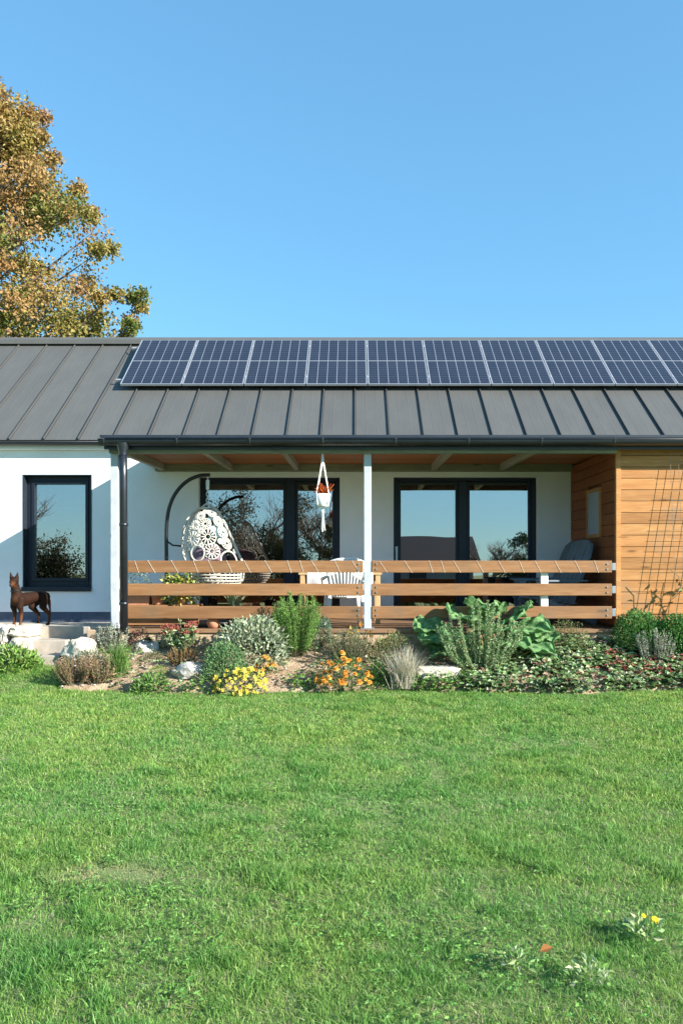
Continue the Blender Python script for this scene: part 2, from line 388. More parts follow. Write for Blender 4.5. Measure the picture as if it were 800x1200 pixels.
def slider(x0, x1, z0, z1, mid0, mid1, handle_left):
    mb = MB(); rectframe(mb, x0+.004, x1-.004, z0+.004, z1-.004, .07, Y2+.1, Y2+.22, .09, .05)
    mb.box((mid0, Y2+.08, z0+.09), (mid1, Y2+.2, z1-.055))
    d = mb.build('sliding_door', M['pvc'], house, bevel=.004)
    for a, b, yy in ((x0+.075, mid0-.002, Y2+.11), (mid1+.002, x1-.075, Y2+.13)):
        mb = MB(); rectframe(mb, a, b, z0+.094, z1-.058, .045, yy, yy+.05, .08, .05); sash = mb.build('sash', M['pvc'], d, bevel=.003)
        pane(a+.045, b-.045, z0+.174, z1-.108, yy+.02, sash)
    if handle_left:
        hx = x0+.05; mb = MB(); mb.box((hx-.02, Y2+.09, 1.55), (hx+.02, Y2+.1, 1.78)); mb.box((hx-.012, Y2+.04, 1.68), (hx+.012, Y2+.09, 1.70)); mb.box((hx-.012, Y2+.035, 1.53), (hx+.012, Y2+.055, 1.70))
        mb.build('handle', M['steel'], d, bevel=.003)
    return d
slider(*op[1], XX(334.5, Y2), XX(345, Y2), False)
slider(*op[2], XX(538, Y2), XX(548, Y2), True)
mb = MB()
for x0, x1, z0, z1 in op[1:]: rectframe(mb, x0-.045, x1+.045, z0-.02, z1+.045, .042, Y2-.004, Y2+.05, .01)
mb.build('door_surround', M['stucco'], house)
# timber clad room on the right: boards with shadow gaps
WX = 3.39; WY = 9.97; WT = 3.02
mb = MB(); mb.box((WX+.03, WY+.03, .3), (8.6, Y2-.01, WT-.01), (.25, .2, .15))
bh = .1475; z = .70; wz0, wz1 = ZZ(626, 10.9), ZZ(577, 10.9); wy0, wy1 = WX*F/(702.5-CX), WX*F/(689-CX)
while z < WT-.01:
    zt = min(z+bh-.007, WT)
    xa = WX+.055
    while xa < 8.6:
        xb = min(8.6, xa + rnd.uniform(2.6, 4.0)); v = rnd.uniform(.76, 1.12); t = rnd.uniform(-.05, .05)
        mb.box((xa, WY, z), (xb-.002, WY+.029, zt), (v, v*(1+t), v*(1+2*t))); xa = xb
    v = rnd.uniform(.85, 1.05); v = np.array((.62, .40, .36))*v  # side wall boards: porch shade put into the colour as a darker, redder tint
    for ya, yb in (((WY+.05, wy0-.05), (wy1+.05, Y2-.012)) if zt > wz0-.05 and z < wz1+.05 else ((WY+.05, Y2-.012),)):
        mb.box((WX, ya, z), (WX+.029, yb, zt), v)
    z += bh
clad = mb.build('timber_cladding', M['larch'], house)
mb = MB(); mb.box((WX-.012, WY-.014, .62), (WX+.05, WY+.048, WT), (1.12, 1.1, 1.05)); mb.build('corner_trim', M['larch'], clad, bevel=.003)
mb = MB(); mb.box((WX+.001, wy0-.05, wz0-.05), (WX+.028, wy1+.05, wz0)); mb.box((WX+.001, wy0-.05, wz1), (WX+.028, wy1+.05, wz1+.05))
mb.box((WX-.02, wy0-.05, wz0-.05), (WX+.0, wy0, wz1+.05)); mb.box((WX-.02, wy1, wz0-.05), (WX, wy1+.05, wz1+.05))
mb.box((WX-.02, wy0, wz1), (WX, wy1, wz1+.05)); mb.box((WX-.02, wy0, wz0-.05), (WX, wy1, wz0))
sw = mb.build('side_window', M['larch'], house)
mb = MB(); mb.box((WX-.008, wy0, wz0), (WX+.012, wy1, wz1)); mb.build('pane', plain('frosted_pane', (.30, .34, .38), .25), sw)

# ------------------------------------------------------------------ terrace canopy
can = thing('terrace_canopy', 'flat roofed canopy on white metal posts with dark gutter over the terrace', 'canopy', (0, 10, DK))
CL, CR = XX(124, 9.8), 8.8
def cz(Y): return 3.02 + (Y-9.85)*.02
nb = 20; mb = MB()
for i in range(nb):
    ya = 9.86 + i*(12.09-9.86)/nb; yb = ya + (12.09-9.86)/nb - .004; v = rnd.uniform(.85, 1.1)
    mb.box((CL+.03, ya, cz(ya)), (CR, yb, cz(ya)+.02), (v, v, v))
mb.build('ceiling', M['ceil'], can)
mb = MB(); mb.add([(CL, 9.72, 3.105), (CR, 9.72, 3.105), (CR, 12.09, 3.225), (CL, 12.09, 3.225), (CL, 9.72, 3.085), (CR, 9.72, 3.085), (CR, 12.09, 3.205), (CL, 12.09, 3.205)],
    [(0, 1, 2, 3), (7, 6, 5, 4), (0, 4, 5, 1), (1, 5, 6, 2), (2, 6, 7, 3), (3, 7, 4, 0)])
mb.build('roof_deck', M['roof'], can)
for px in (143, 240, 333, 430.5, 527, 624):
    xc = XX(px, 9.9); mb = MB(); mb.bar((xc, 9.9, cz(9.9)-.05), (xc, 12.0, cz(12)-.05), .075, .10); mb.build('rafter', M['rafter'], can, bevel=.004)
mb = MB(); mb.box((CL+.02, 9.86, 2.925), (WX-.03, 9.96, 3.015)); mb.build('front_beam', M['beam'], can, bevel=.004)
mb = MB(); mb.box((CL+.06, 11.98, ZZ(552, 11.98)), (WX-.005, 12.095, cz(12)-.002)); mb.build('wall_beam', M['beam'], can, bevel=.004)
mb = MB(); mb.box((CL-.02, 9.80, 2.965), (CR, 9.835, 3.085)); mb.box((CL-.02, 9.836, 3.03), (CL, 12.09, 3.12)); fa = mb.build('fascia', M['anthracite'], can)
mb = MB(); mb.add([(CL-.03, 9.66, 3.09), (CR, 9.66, 3.09), (CR, 9.66, 3.125), (CL-.03, 9.66, 3.125), (CL-.03, 9.83, 3.145), (CR, 9.83, 3.145), (CL-.03, 9.84, 3.11), (CR, 9.84, 3.11)],
    [(0, 1, 2, 3), (3, 2, 5, 4), (4, 5, 7, 6), (0, 3, 4, 6)]); mb.build('flashing', M['anthracite'], can)
mb = MB(); gutter_mesh(mb, CL-.05, CR, 9.72, 3.07, .072)
gt = mb.build('gutter', M['gutter'], can, smooth=True)
for i in range(10):
    xc = XX(720-85.4*i, 9.66)
    if xc < CL: break
    mb = MB(); pr = halfround(.0775)
    v = []
    for xx in (xc-.009, xc+.009):
        for a, b in pr: v.append((xx, 9.72+a, 3.07+b))
    n = len(pr); mb.add(v, [(j, j+1, n+j+1, n+j) for j in range(n-1)]); mb.tube([(xc-.01, 9.645, 3.07), (xc+.01, 9.645, 3.07)], .013, 8)
    mb.build('gutter_bracket', plain('bracket_grey', (.05, .056, .066), .35) if i == 0 else bpy.data.materials['bracket_grey'], gt)
pxx = XX(144.4, 9.72); mb = MB()
mb.lathe([(.052, -.17), (.055, -.12), (.075, -.06), (.08, -.02)], (pxx, 9.72, 3.05), 20)
mb.tube([(pxx, 9.72, 2.93), (pxx, 9.73, 2.6), (pxx, 9.76, .62)], .05, 20)
for zz in (2.0, 1.0): mb.lathe([(.05, -.02), (.057, -.018), (.057, .018), (.05, .02)], (pxx, 9.745, zz), 20)
mb.build('downpipe', M['gutter'], can, smooth=True)
for px in (135.3, 430.5):
    xc = XX(px, 9.98); mb = MB(); mb.box((xc-.048, 9.93, DK), (xc+.048, 10.03, 2.93)); p = mb.build('post', M['post'], can, bevel=.006)
    mb = MB(); mb.box((xc-.09, 9.9, DK+.001), (xc+.09, 10.06, DK+.012)); mb.build('foot_plate', M['steel'], p)

# ------------------------------------------------------------------ railings: three planks left and right of the middle post
def railing(x0, x1, label, endbr, strut):
    t = thing('terrace_railing', label, 'railing', ((x0+x1)/2, 9.95, DK), 'wooden railings along the terrace edge')
    for (ya, yb) in ((657, 671), (684, 698), (710.5, 725)):
        z1, z0 = ZZ(ya, 9.92), ZZ(yb, 9.92); mb = MB(); n = 24; v = rnd.uniform(.85, 1.1)
        mb.box((x0, 9.92, z0), (x1, 9.965, z1), (v, v, v)); r = mb.build('rail', M['railwood'], t, bevel=.006)
        for xe in ([x1-.06, x0+.06] if endbr != 'left' else [x1-.06]):
            if abs(xe-(x0+.06)) < .01 and endbr == 'left': continue
            for dz in (.28, .72):
                mb = MB(); zc = z0+(z1-z0)*dz; mb.tube([(xe, 9.9185, zc), (xe, 9.909, zc)], .0105, 10); mb.build('bolt', M['steel'], r)
        if endbr == 'right':
            mb = MB(); mb.box((x1+.003, 9.925, z0+.03), (x1+.05, 9.958, z1-.03)); mb.build('end_bracket', M['steel'], r, bevel=.003)
    for px, w in strut:
        xc = XX(px, 10.02); mb = MB(); mb.box((xc-w/2, 9.968, DK), (xc+w/2, 10.04, ZZ(660, 10.0))); mb.build('support_post', M['white'], t, bevel=.005)
    return t
railing(XX(149.5, 9.92), XX(425.5, 9.92), 'left half of the wooden railing, three tan planks from the downpipe to the white post', 'left', ())
railing(XX(435.5, 9.92), XX(716.5, 9.92), 'right half of the wooden railing, three planks from white post to timber wall', 'right', ((636.5, .095),))
def rail_cord(px0, px1, label, seed):
    rr = random.Random(seed); pts = []; px = px0; zt, zb = ZZ(657, 9.92)+.002, ZZ(671, 9.92)-.002
    while px < px1:
        s = rr.uniform(13, 30); a, b = XX(px, 9.92), XX(px+s*.32, 9.92); c = XX(px+s, 9.92)
        pts += [(a, 9.9165, zt), (b, 9.9165, zb), (b+.01, 9.969, zb), (c, 9.969, zt)]; px += s
    mb = MB(); mb.tube(pts, .0019, 5); return tag(mb.build('cord', M['cord'], org=pts[0]), label, 'cord', 'cords wound round the top rails')
rail_cord(158, 420, 'thin pale cord wound round the top plank of the left railing', 1)
rail_cord(444, 700, 'thin pale cord wound round the top plank of the right railing', 2)

# ------------------------------------------------------------------ deck, steps, low walls
mb = MB()
for i in range(15):
    ya = 9.9 + i*.147; v = rnd.uniform(.85, 1.1); mb.box((-3.25, ya, DK-.028), (WX-.015, min(ya+.141, Y2+.08), DK), (v, v, v))
mb.box((-3.25, 9.876, DK-.045), (WX+.1, 9.898, DK-.002), (1.15, 1.1, 1.05))
struct(mb.build('terrace_deck', M['deck'], bevel=.003))
mb = MB(); mb.box((-9.4, 10.42, .1), (-3.255, Y2+.01, DK-.075)); mb.box((WX-.01, 9.99, .1), (8.7, Y2, .6)); mb.box((-3.25, 10.02, .1), (WX-.011, Y2, .6)); struct(mb.build('terrace_base', M['concrete']))
t = thing('retaining_wall', 'beige sandstone block wall under the front edge of the terrace deck', 'wall', (0, 9.95, .1))
mb = MB()
for row, (z0, z1) in enumerate(((.1, .36), (.365, .611))):
    x = -3.24 + (.2 if row else 0)
    while x < 8.6:
        w = min(8.65-x, rnd.uniform(.38, .62)); v = rnd.uniform(.9, 1.25); mb.box((x, 9.9+rnd.uniform(0, .012), z0), (x+w-.008, 10.01, z1), (v, v*rnd.uniform(.96, 1.02), v*.98)); x += w
mb.build('block_face', M['sandstone'], t, bevel=.008)
t = thing('stone_steps', 'three weathered concrete steps rising from the lawn to the terrace at the left', 'steps', (-3.8, 9.9, .1))
for (x0, x1, y0, y1, z0, z1) in ((XX(37, 10.35), XX(105, 10.35), 10.355, 10.415, .42, DK-.001), (XX(22, 10.0), XX(77, 10.0), 10.02, 10.35, .10, .505), (XX(18, 9.7), XX(70, 9.7), 9.70, 10.015, .05, .345)):
    mb = MB(); mb.box((x0, y0, z0), (x1, y1, z1)); mb.build('step', M['concrete'], t, bevel=.012)
mb = MB(); mb.box((XX(104, 10.0), 9.93, .2), (-3.255, 10.41, DK-.01)); tag(mb.build('step_cheek', M['sandstone'], org=(-3.4, 10, .2), bevel=.01), 'tan stone pier at the right end of the steps beside the downpipe', 'pier')
wall = thing('stone_wall', 'low white stone wall at the far left edge where the dog stands', 'wall', (-4.6, 10.3, .1))
for (x0, x1, z0, z1, y) in ((-1, 9, 733.5, 755, 9.95), (9.5, 33, 734, 747, 9.93), (10, 34, 748, 768, 9.88), (-12, 9.5, 756, 786, 9.85), (-35, -1.5, 735, 786, 9.93), (10, 22, 769, 785, 9.86)):
    a, b = XX(x0, y), XX(x1, y); mb = MB(); mb.blob(((a+b)/2, y+.25, (ZZ(z0, y)+ZZ(z1, y))/2), ((b-a)/1.42, .36, (ZZ(z0, y)-ZZ(z1, y))/1.42), seed=x0+z0, rough=.16, flat=True)
    mb.build('block', M['whitestone'], wall, smooth=False, bevel=0)
def rock(name, label, px, py, w, h, seed, mat='stone', flat=False, dpt=.8):
    p = bed_pt(px, py); s = p[1]/F; mb = MB()
    mb.blob((p[0], p[1]+w*s*.3, p[2]+h*s*.38), (w*s/2, w*s/2*dpt, h*s*.62), seed=seed, rough=.32 if not flat else .12, flat=flat)
    return tag(mb.build(name, M[mat], org=p), label, 'boulder' if not flat else 'stone block')
rock('boulder', 'large pale boulder beside the steps at the left end of the flower bed', 91, 773, 40, 25, 1, 'whitestone')
rock('boulder', 'pale boulder with a flat slanting face behind the bare sandy patch below the downpipe', 168, 768, 28, 18, 2, 'whitestone')
rock('boulder', 'flat grey boulder lying in the sand left of the yellow flowers', 221, 797, 46, 20, 5, 'stone')
b = bed_pt(514, 799); s = b[1]/F
mb = MB(); mb.blob((b[0], b[1]+.12, b[2]+.06), (.36, .16, .155), seed=9, rough=.1, flat=True); tag(mb.build('stone_block', M['whitestone'], org=b), 'white cut stone block at the edge of the lawn beside the blue grass tuft', 'stone block')
mb = MB()
for i in range(260):
    px = rnd.uniform(70, 540); py = rnd.uniform(765, 812); p = bed_pt(px, py); r = rnd.uniform(.006, .02); mb.blob(p+np.array((0, 0, r*.3)), (r*1.2, r, r*.7), seed=i, sub=1, rough=.3)
tag(mb.build('pebbles', M['stone']), 'scattered small pebbles lying on the sandy soil of the bed', 'pebbles', kind='stuff')

def litter():
    g = np.random.default_rng(77); P = np.array([bed_pt(g.uniform(66, 545), g.uniform(762, 813)) for _ in range(900)])+np.array((0, 0, .008)); n = len(P)
    V, Fq, Cc = leaf_arrays(P, g.normal(size=(n, 3))*np.array((1, 1, .25)), .024*g.uniform(.4, 1.5, n), .012*g.uniform(.5, 1.4, n), pal(n, [(.22, .13, .06), (.14, .085, .045), (.34, .24, .12), (.16, .20, .06)], .25), .1, g.normal(size=(n, 3))*.3+np.array((0, 0, 1)))
    tag(mesh_obj('leaf_litter', V, Fq, Cc, M['leaf'], None), 'dry leaf and bark litter scattered over the sandy bed', 'litter', kind='stuff')
litter()

# ------------------------------------------------------------------ solar panels
pb = np.array((0, 13.22, 4.60)); pt = np.array((0, 14.573, 5.75)); ang = math.atan2(pt[2]-pb[2], pt[1]-pb[1]); PL = 1.776; PWd = 1.049; PP = 1.0655
X0 = XX(141, 13.22)
def panel_proto():
    t = bpy.data.objects.new('solar_panel', None); C.objects.link(t); t['_org'] = (0, 0, 0)
    mb = MB(); w, l, d = PWd/2, PL/2, .035
    for (a, b) in (((-w, -l, -d), (-w+.009, l, .003)), ((w-.009, -l, -d), (w, l, .003)), ((-w+.009, -l, -d), (w-.009, -l+.012, .003)), ((-w+.009, l-.012, -d), (w-.009, l, .003)), ((-w+.009, -.009, -.002), (w-.009, .009, .0025))): mb.box(a, b)
    mb.build('frame', M['alu'], t)
    mb = MB(); mb.box((-w+.0095, -l+.0125, -d+.01), (w-.0095, l-.0125, 0)); mb.build('cell_sheet', M['cell'], t)
    for sy in (-.62, .62):
        mb = MB(); mb.box((w+.0005, sy-.028, -d), (w+.0158, sy+.028, .009)); mb.build('clamp', M['alu'], t)
    return t
proto = panel_proto(); ordn = ['first, leftmost', 'second', 'third', 'fourth', 'fifth', 'sixth', 'seventh', 'eighth', 'ninth', 'tenth, cut by the right edge', 'eleventh, beyond the right edge']
for i in range(11):
    if i == 0: t = proto
    else:
        t = proto.copy(); C.objects.link(t)
        for ch in proto.children: c = ch.copy(); C.objects.link(c); c.parent = t
    m = (pb+pt)/2; t.location = (X0+PWd/2+i*PP, m[1], m[2]); t.rotation_euler = (ang, 0, 0)
    tag(t, f'dark blue solar panel on the roof, {ordn[i]}' + (' of the row' if i != 9 and i != 10 else ''), 'solar panel', 'row of solar panels on the roof')
for f, lab in ((.14, 'lower'), (.86, 'upper')):
    p = pb + (pt-pb)*f; n = np.array((0, -math.sin(ang), math.cos(ang))); c = p - n*.062
    mb = MB(); mb.bar((X0-.14, c[1], c[2]), (X0+11*PP, c[1], c[2]), .04, .045, up=tuple(n))
    tt = mb.build('mounting_rail', M['alu'], org=(X0, c[1], c[2])); tag(tt, f'{lab} aluminium mounting rail poking out left of the first solar panel', 'mounting rail', 'rails under the solar panels')

# ------------------------------------------------------------------ swing chair
EY = 10.5; s = EY/F
def egg(): pass
ch = thing('egg_chair', 'cream wicker egg swing chair with flower wheel weave hanging from a black stand', 'swing chair', (XX(232, EY), EY, DK))
base = np.array((XX(196, EY+.15), EY+.15, DK))
arc = [(195.5, 731), (195.5, 690), (195.3, 660), (195, 630), (196, 608), (200, 590), (208, 575), (220, 563.5), (234, 557.5), (246, 556.5)]
pts = []
import itertools
AY = EY+.12
cp = [Vector((XX(a, AY), AY, ZZ(b, AY) if b < 731 else DK)) for a, b in arc]
def crom(P, n=6):
    out = []
    for i in range(len(P)-1):
        p0, p1, p2, p3 = P[max(i-1, 0)], P[i], P[i+1], P[min(i+2, len(P)-1)]
        for k in range(n):
            t = k/n; out.append(.5*((2*p1)+(p2-p0)*t+(2*p0-5*p1+4*p2-p3)*t*t+(3*p1-p0-3*p2+p3)*t**3))
    return out+[P[-1]]
mb = MB(); mb.tube(crom(cp), .026, 14); st = None
cxy = np.array((XX(240, AY), AY-.02))
ring = [(cxy[0]+.5*math.cos(t), cxy[1]+.45*math.sin(t), DK+.022) for t in np.linspace(0, 2*math.pi, 41)]
mb.tube(ring, .02, 8, cap=False); mb.tube([(cp[0].x, AY, DK+.022), (cxy[0]+.5, AY, DK+.022)], .02, 8)
mb.build('stand', M['black'], ch, smooth=True)
hk = cp[-1]; mb = MB(); topb = Vector((XX(243, AY), AY-.02, ZZ(592, AY)))
mb.tube([hk+Vector((-.03, 0, -.02)), hk+Vector((-.03, 0, -.07))], .008, 8)
hel = [Vector((hk.x-.03+.02*math.cos(t*14*2*math.pi), AY+.02*math.sin(t*14*2*math.pi), hk.z-.07-.13*t)) for t in np.linspace(0, 1, 140)]
mb.tube(hel, .006, 5)
for i in range(5):
    za = hk.z-.2-i*(hk.z-.2-topb.z)/5; zb = hk.z-.2-(i+1)*(hk.z-.2-topb.z)/5; zm = (za+zb)/2; a = i % 2
    lk = [(hk.x-.03+(.016*math.cos(t) if a else 0), AY-.01+(0 if a else .016*math.cos(t)), zm+(za-zb)*.62*math.sin(t)) for t in np.linspace(0, 2*math.pi, 13)]
    mb.tube(lk, .0055, 5, cap=False)
mb.build('chain', M['white'], ch, smooth=True)
bc = np.array((XX(249.5, AY), AY-.02, ZZ(645, AY))); BY_ = AY-.02
VT = 545+np.array([298, 312, 345, 400, 480, 560, 650, 740, 830, 900, 955])/6.2
LT = 176+np.array([405, 365, 312, 268, 241, 235, 245, 268, 310, 365, 450])/6.2
RT = 176+np.array([430, 468, 500, 530, 568, 605, 645, 684, 676, 620, 500])/6.2
ZT = np.array([ZZ(v, BY_) for v in VT])[::-1]; LX = np.array([XX(v, BY_) for v in LT])[::-1]; RX = np.array([XX(v, BY_) for v in RT])[::-1]
def eax(z):
    l = np.interp(z+bc[2], ZT, LX); r = np.interp(z+bc[2], ZT, RX); return (l+r)/2, (r-l)/2
def esurf(phi, z):
    m, a_ = eax(z); return np.array((m+a_*math.cos(phi), bc[1]+a_*.92*math.sin(phi), bc[2]+z))
def enorm(phi, z):
    d = 1e-3; a = esurf(phi+d, z)-esurf(phi-d, z); b = esurf(phi, z+d)-esurf(phi, z-d); n = np.cross(a, b); return n/np.linalg.norm(n)
mb = MB()
def wheel(phi, z, rad, spokes=12, rr=.007):
    P = esurf(phi, z); n = Vector(enorm(phi, z)); u = n.cross(Vector((0, 0, 1))); u.normalize(); v = u.cross(n)
    def pt(r, t):
        # project back to the curved shell along the normal
        q = Vector(P)+(u*math.cos(t)+v*math.sin(t))*r
        d = np.array(q)-bc; zz = float(np.clip(d[2], -.62, .6)); m_, a_ = eax(zz); ph = math.atan2(d[1]/.92, q[0]-m_); return esurf(ph, zz)
    for r_, w in (((rad, rr), (rad*.3, rr*.8)) if spokes else ((rad, rr),)):
        mb.tube([pt(r_, t) for t in np.linspace(0, 2*math.pi, 25)], w, 6, cap=False)
    for k in range(spokes):
        t = 2*math.pi*k/spokes
        mb.tube([pt(rad*.3, t), pt(rad*.62, t), pt(rad*.99, t)], [rr*.8, rr*1.35, rr*1.8], 6)
for vx, vy, vr, sp in ((395, 425, 43, 12), (318, 436, 38, 12), (352, 366, 36, 12), (432, 338, 38, 12), (481, 405, 43, 12), (420, 521, 62, 12), (517, 485, 46, 12), (306, 536, 55, 12), (453, 627, 58, 12), (548, 568, 46, 12), (345, 641, 56, 0), (574, 692, 70, 0), (268, 462, 26, 8), (392, 330, 24, 8), (365, 478, 22, 8), (505, 552, 20, 8), (372, 585, 18, 8), (268, 610, 26, 8), (600, 625, 20, 8), (450, 462, 20, 8)):
    px, py = 176+vx/6.2, 545+vy/6.2
    q = W(px, py, BY_-.3); z = q[2]-bc[2]; m_, a_ = eax(z); phi = -math.acos(max(-.95, min(.95, (q[0]-m_)/a_)))
    wheel(phi, z, vr/6.2*(BY_-.3)/F, sp, .0072 if sp else .0125)
zs = np.linspace(-.17, .60, 40); zb = np.linspace(-.60, -.165, 14)
for z in np.linspace(-.175, -.58, 11): mb.tube([esurf(t, z) for t in np.linspace(0, 2*math.pi, 49)], .012 if z < -.2 else .02, 6, cap=False)
for k in range(34): mb.tube([esurf(2*math.pi*k/34, z) for z in zb], .0065, 5)
for t, r_ in ((0, .019), (math.pi, .017), (math.pi*1.06, .013), (math.pi*.85, .015)): mb.tube([esurf(t, z) for z in zs], r_, 8)
mb.tube([esurf(t, .58) for t in np.linspace(0, 2*math.pi, 25)], .016, 6, cap=False)
mb.tube([esurf(0, .59), (XX(243, AY), AY-.02, ZZ(590, AY)), esurf(math.pi, .59)], .016, 8)
mb.build('basket', M['wicker'], ch, smooth=True)
mb = MB(); mb.tube([(XX(195.5, AY), AY, ZZ(634, AY)), (XX(203, AY), AY-.03, ZZ(639, AY)), (XX(214, AY), AY-.04, ZZ(640, AY))], .012, 8); mb.build('strap', M['black'], ch, smooth=True)
def cushion(name, c, r, mat, seed):
    mb = MB(); mb.blob(c, r, seed=seed, rough=.08); return mb.build(name, M[mat], org=c, smooth=True)
tag(cushion('cushion', (bc[0]-.06, bc[1]+.05, bc[2]-.12), (.24, .16, .22), 'cushion', 3), 'mauve seat cushion lying inside the wicker egg chair', 'cushion')

# ------------------------------------------------------------------ hanging planter
HX, HY = XX(378, 9.9), 9.9
t = thing('hanging_planter', 'white macrame hanger with a small white pot of orange flowers under the canopy', 'hanging planter', (HX, HY, ZZ(594, HY)))
zp0, zp1, zr = ZZ(594, HY), ZZ(579, HY), 2.925
mb = MB(); rp = 9.4*HY/F
for k in range(4):
    a = math.pi/4+k*math.pi/2; ca, sa = math.cos(a), math.sin(a)
    for o in (-.006, .006):
        mb.tube([(HX+o, HY, zr), (HX+ca*.012+o, HY+sa*.012, zr-.12), (HX+ca*(rp+.006), HY+sa*(rp+.006), zp1+.01), (HX+ca*(rp*.85+.004), HY+sa*(rp*.85+.004), zp0+.03), (HX+ca*.02, HY+sa*.02, zp0-.015), (HX, HY, zp0-.05)], .0065, 6)
mb.lathe([(.014, 0), (.02, .01), (.02, .05), (.014, .06)], (HX, HY, zr-.16), 10)
mb.build('rope', M['cotton'], t, smooth=True)
mb = MB(); mb.lathe([(0, 0), (.07*.95, 0), (.078, .01), (rp, zp1-zp0-.0), (rp-.008, zp1-zp0), (rp-.012, zp1-zp0-.03), (0, zp1-zp0-.03)], (HX, HY, zp0), 26); mb.build('pot', M['white'], t, smooth=True)
mb = MB()
for k in range(26):
    a = rnd.uniform(0, 6.28); r = rnd.uniform(0, .022); mb.tube([(HX, HY, zp0-.03), (HX+r*.6*math.cos(a), HY+r*.6*math.sin(a), zp0-.12), (HX+r*1.6*math.cos(a), HY+r*1.6*math.sin(a), ZZ(623, HY)+rnd.uniform(0, .03))], .0045, 5)
mb.lathe([(.016, 0), (.022, .01), (.022, .035), (.016, .045)], (HX, HY, zp0-.085), 10)
mb.build('tassel', M['cotton'], t)
mb = MB(); fl = MB()
P = []; D = []
for k in range(60):
    a = rnd.uniform(0, 6.28); e = rnd.uniform(.35, 1.5); d = np.array((math.cos(a)*math.cos(e), math.sin(a)*math.cos(e), math.sin(e))); l = rnd.uniform(.08, .19)
    p0 = np.array((HX+rnd.uniform(-.05, .05), HY+rnd.uniform(-.05, .05), zp1-.02)); p1 = p0+d*l; p2 = p1 + np.array((0, 0, -.01))
    fl.tube([p0, (p0+p1)/2+np.array((0, 0, .01)), p1], [.004, .008, .005], 5, col=(.42*rnd.uniform(.7, 1.1), .075*rnd.uniform(.6, 1.5), .02))
fl.build('flowers', M['petal'], t)

# ------------------------------------------------------------------ table, chair, cloth
TY0, TY1 = 10.75, 11.45; TX0, TX1 = XX(350, 10.8), XX(447, 10.8); TZ = ZZ(671, 10.75)
t = thing('table', 'pine dining table on the terrace behind the white plastic chair', 'table', ((TX0+TX1)/2, 11.1, DK))
mb = MB(); mb.box((TX0, TY0, TZ-.032), (TX1, TY1, TZ)); mb.build('tabletop', M['tablewood'], t, bevel=.004)
mb = MB(); mb.box((TX0+.06, TY0+.05, TZ-.12), (TX1-.06, TY0+.072, TZ-.033)); mb.build('apron', M['tablewood'], t); mb = MB(); mb.box((TX0+.06, TY1-.072, TZ-.12), (TX1-.06, TY1-.05, TZ-.033)); mb.build('apron', M['tablewood'], t)
for a in (TX0+.055, TX1-.055):
    for b in (TY0+.045, TY1-.045):
        mb = MB(); mb.box((a-.034, b-.034, DK), (a+.034, b+.034, TZ-.033)); mb.build('leg', M['tablewood'], t, bevel=.004)
mb = MB(); n = 24; vs = []; w, l = (TX1-TX0)/2-.12, (TY1-TY0)/2+.0; cxx, cyy = (TX0+TX1)/2, (TY0+TY1)/2
for j in range(n+1):
    for i in range(n+1):
        a, b = (i/n*2-1)*(w+.0), (j/n*2-1)*(l+.26)
        over = max(0, abs(b)-l-.012)
        y = cyy+(b if over == 0 else math.copysign(l+.014+.02*math.sin(a*17)*min(1, over*8), b)); z = TZ+.004-over + .0
        vs.append((cxx+a, y, z))
fq = [(j*(n+1)+i, j*(n+1)+i+1, (j+1)*(n+1)+i+1, (j+1)*(n+1)+i) for j in range(n) for i in range(n)]
mb.add(vs, fq); tag(mb.build('tablecloth', M['cloth'], org=(cxx, cyy, TZ), smooth=True), 'white cloth lying over the pine table and hanging down its front', 'tablecloth')
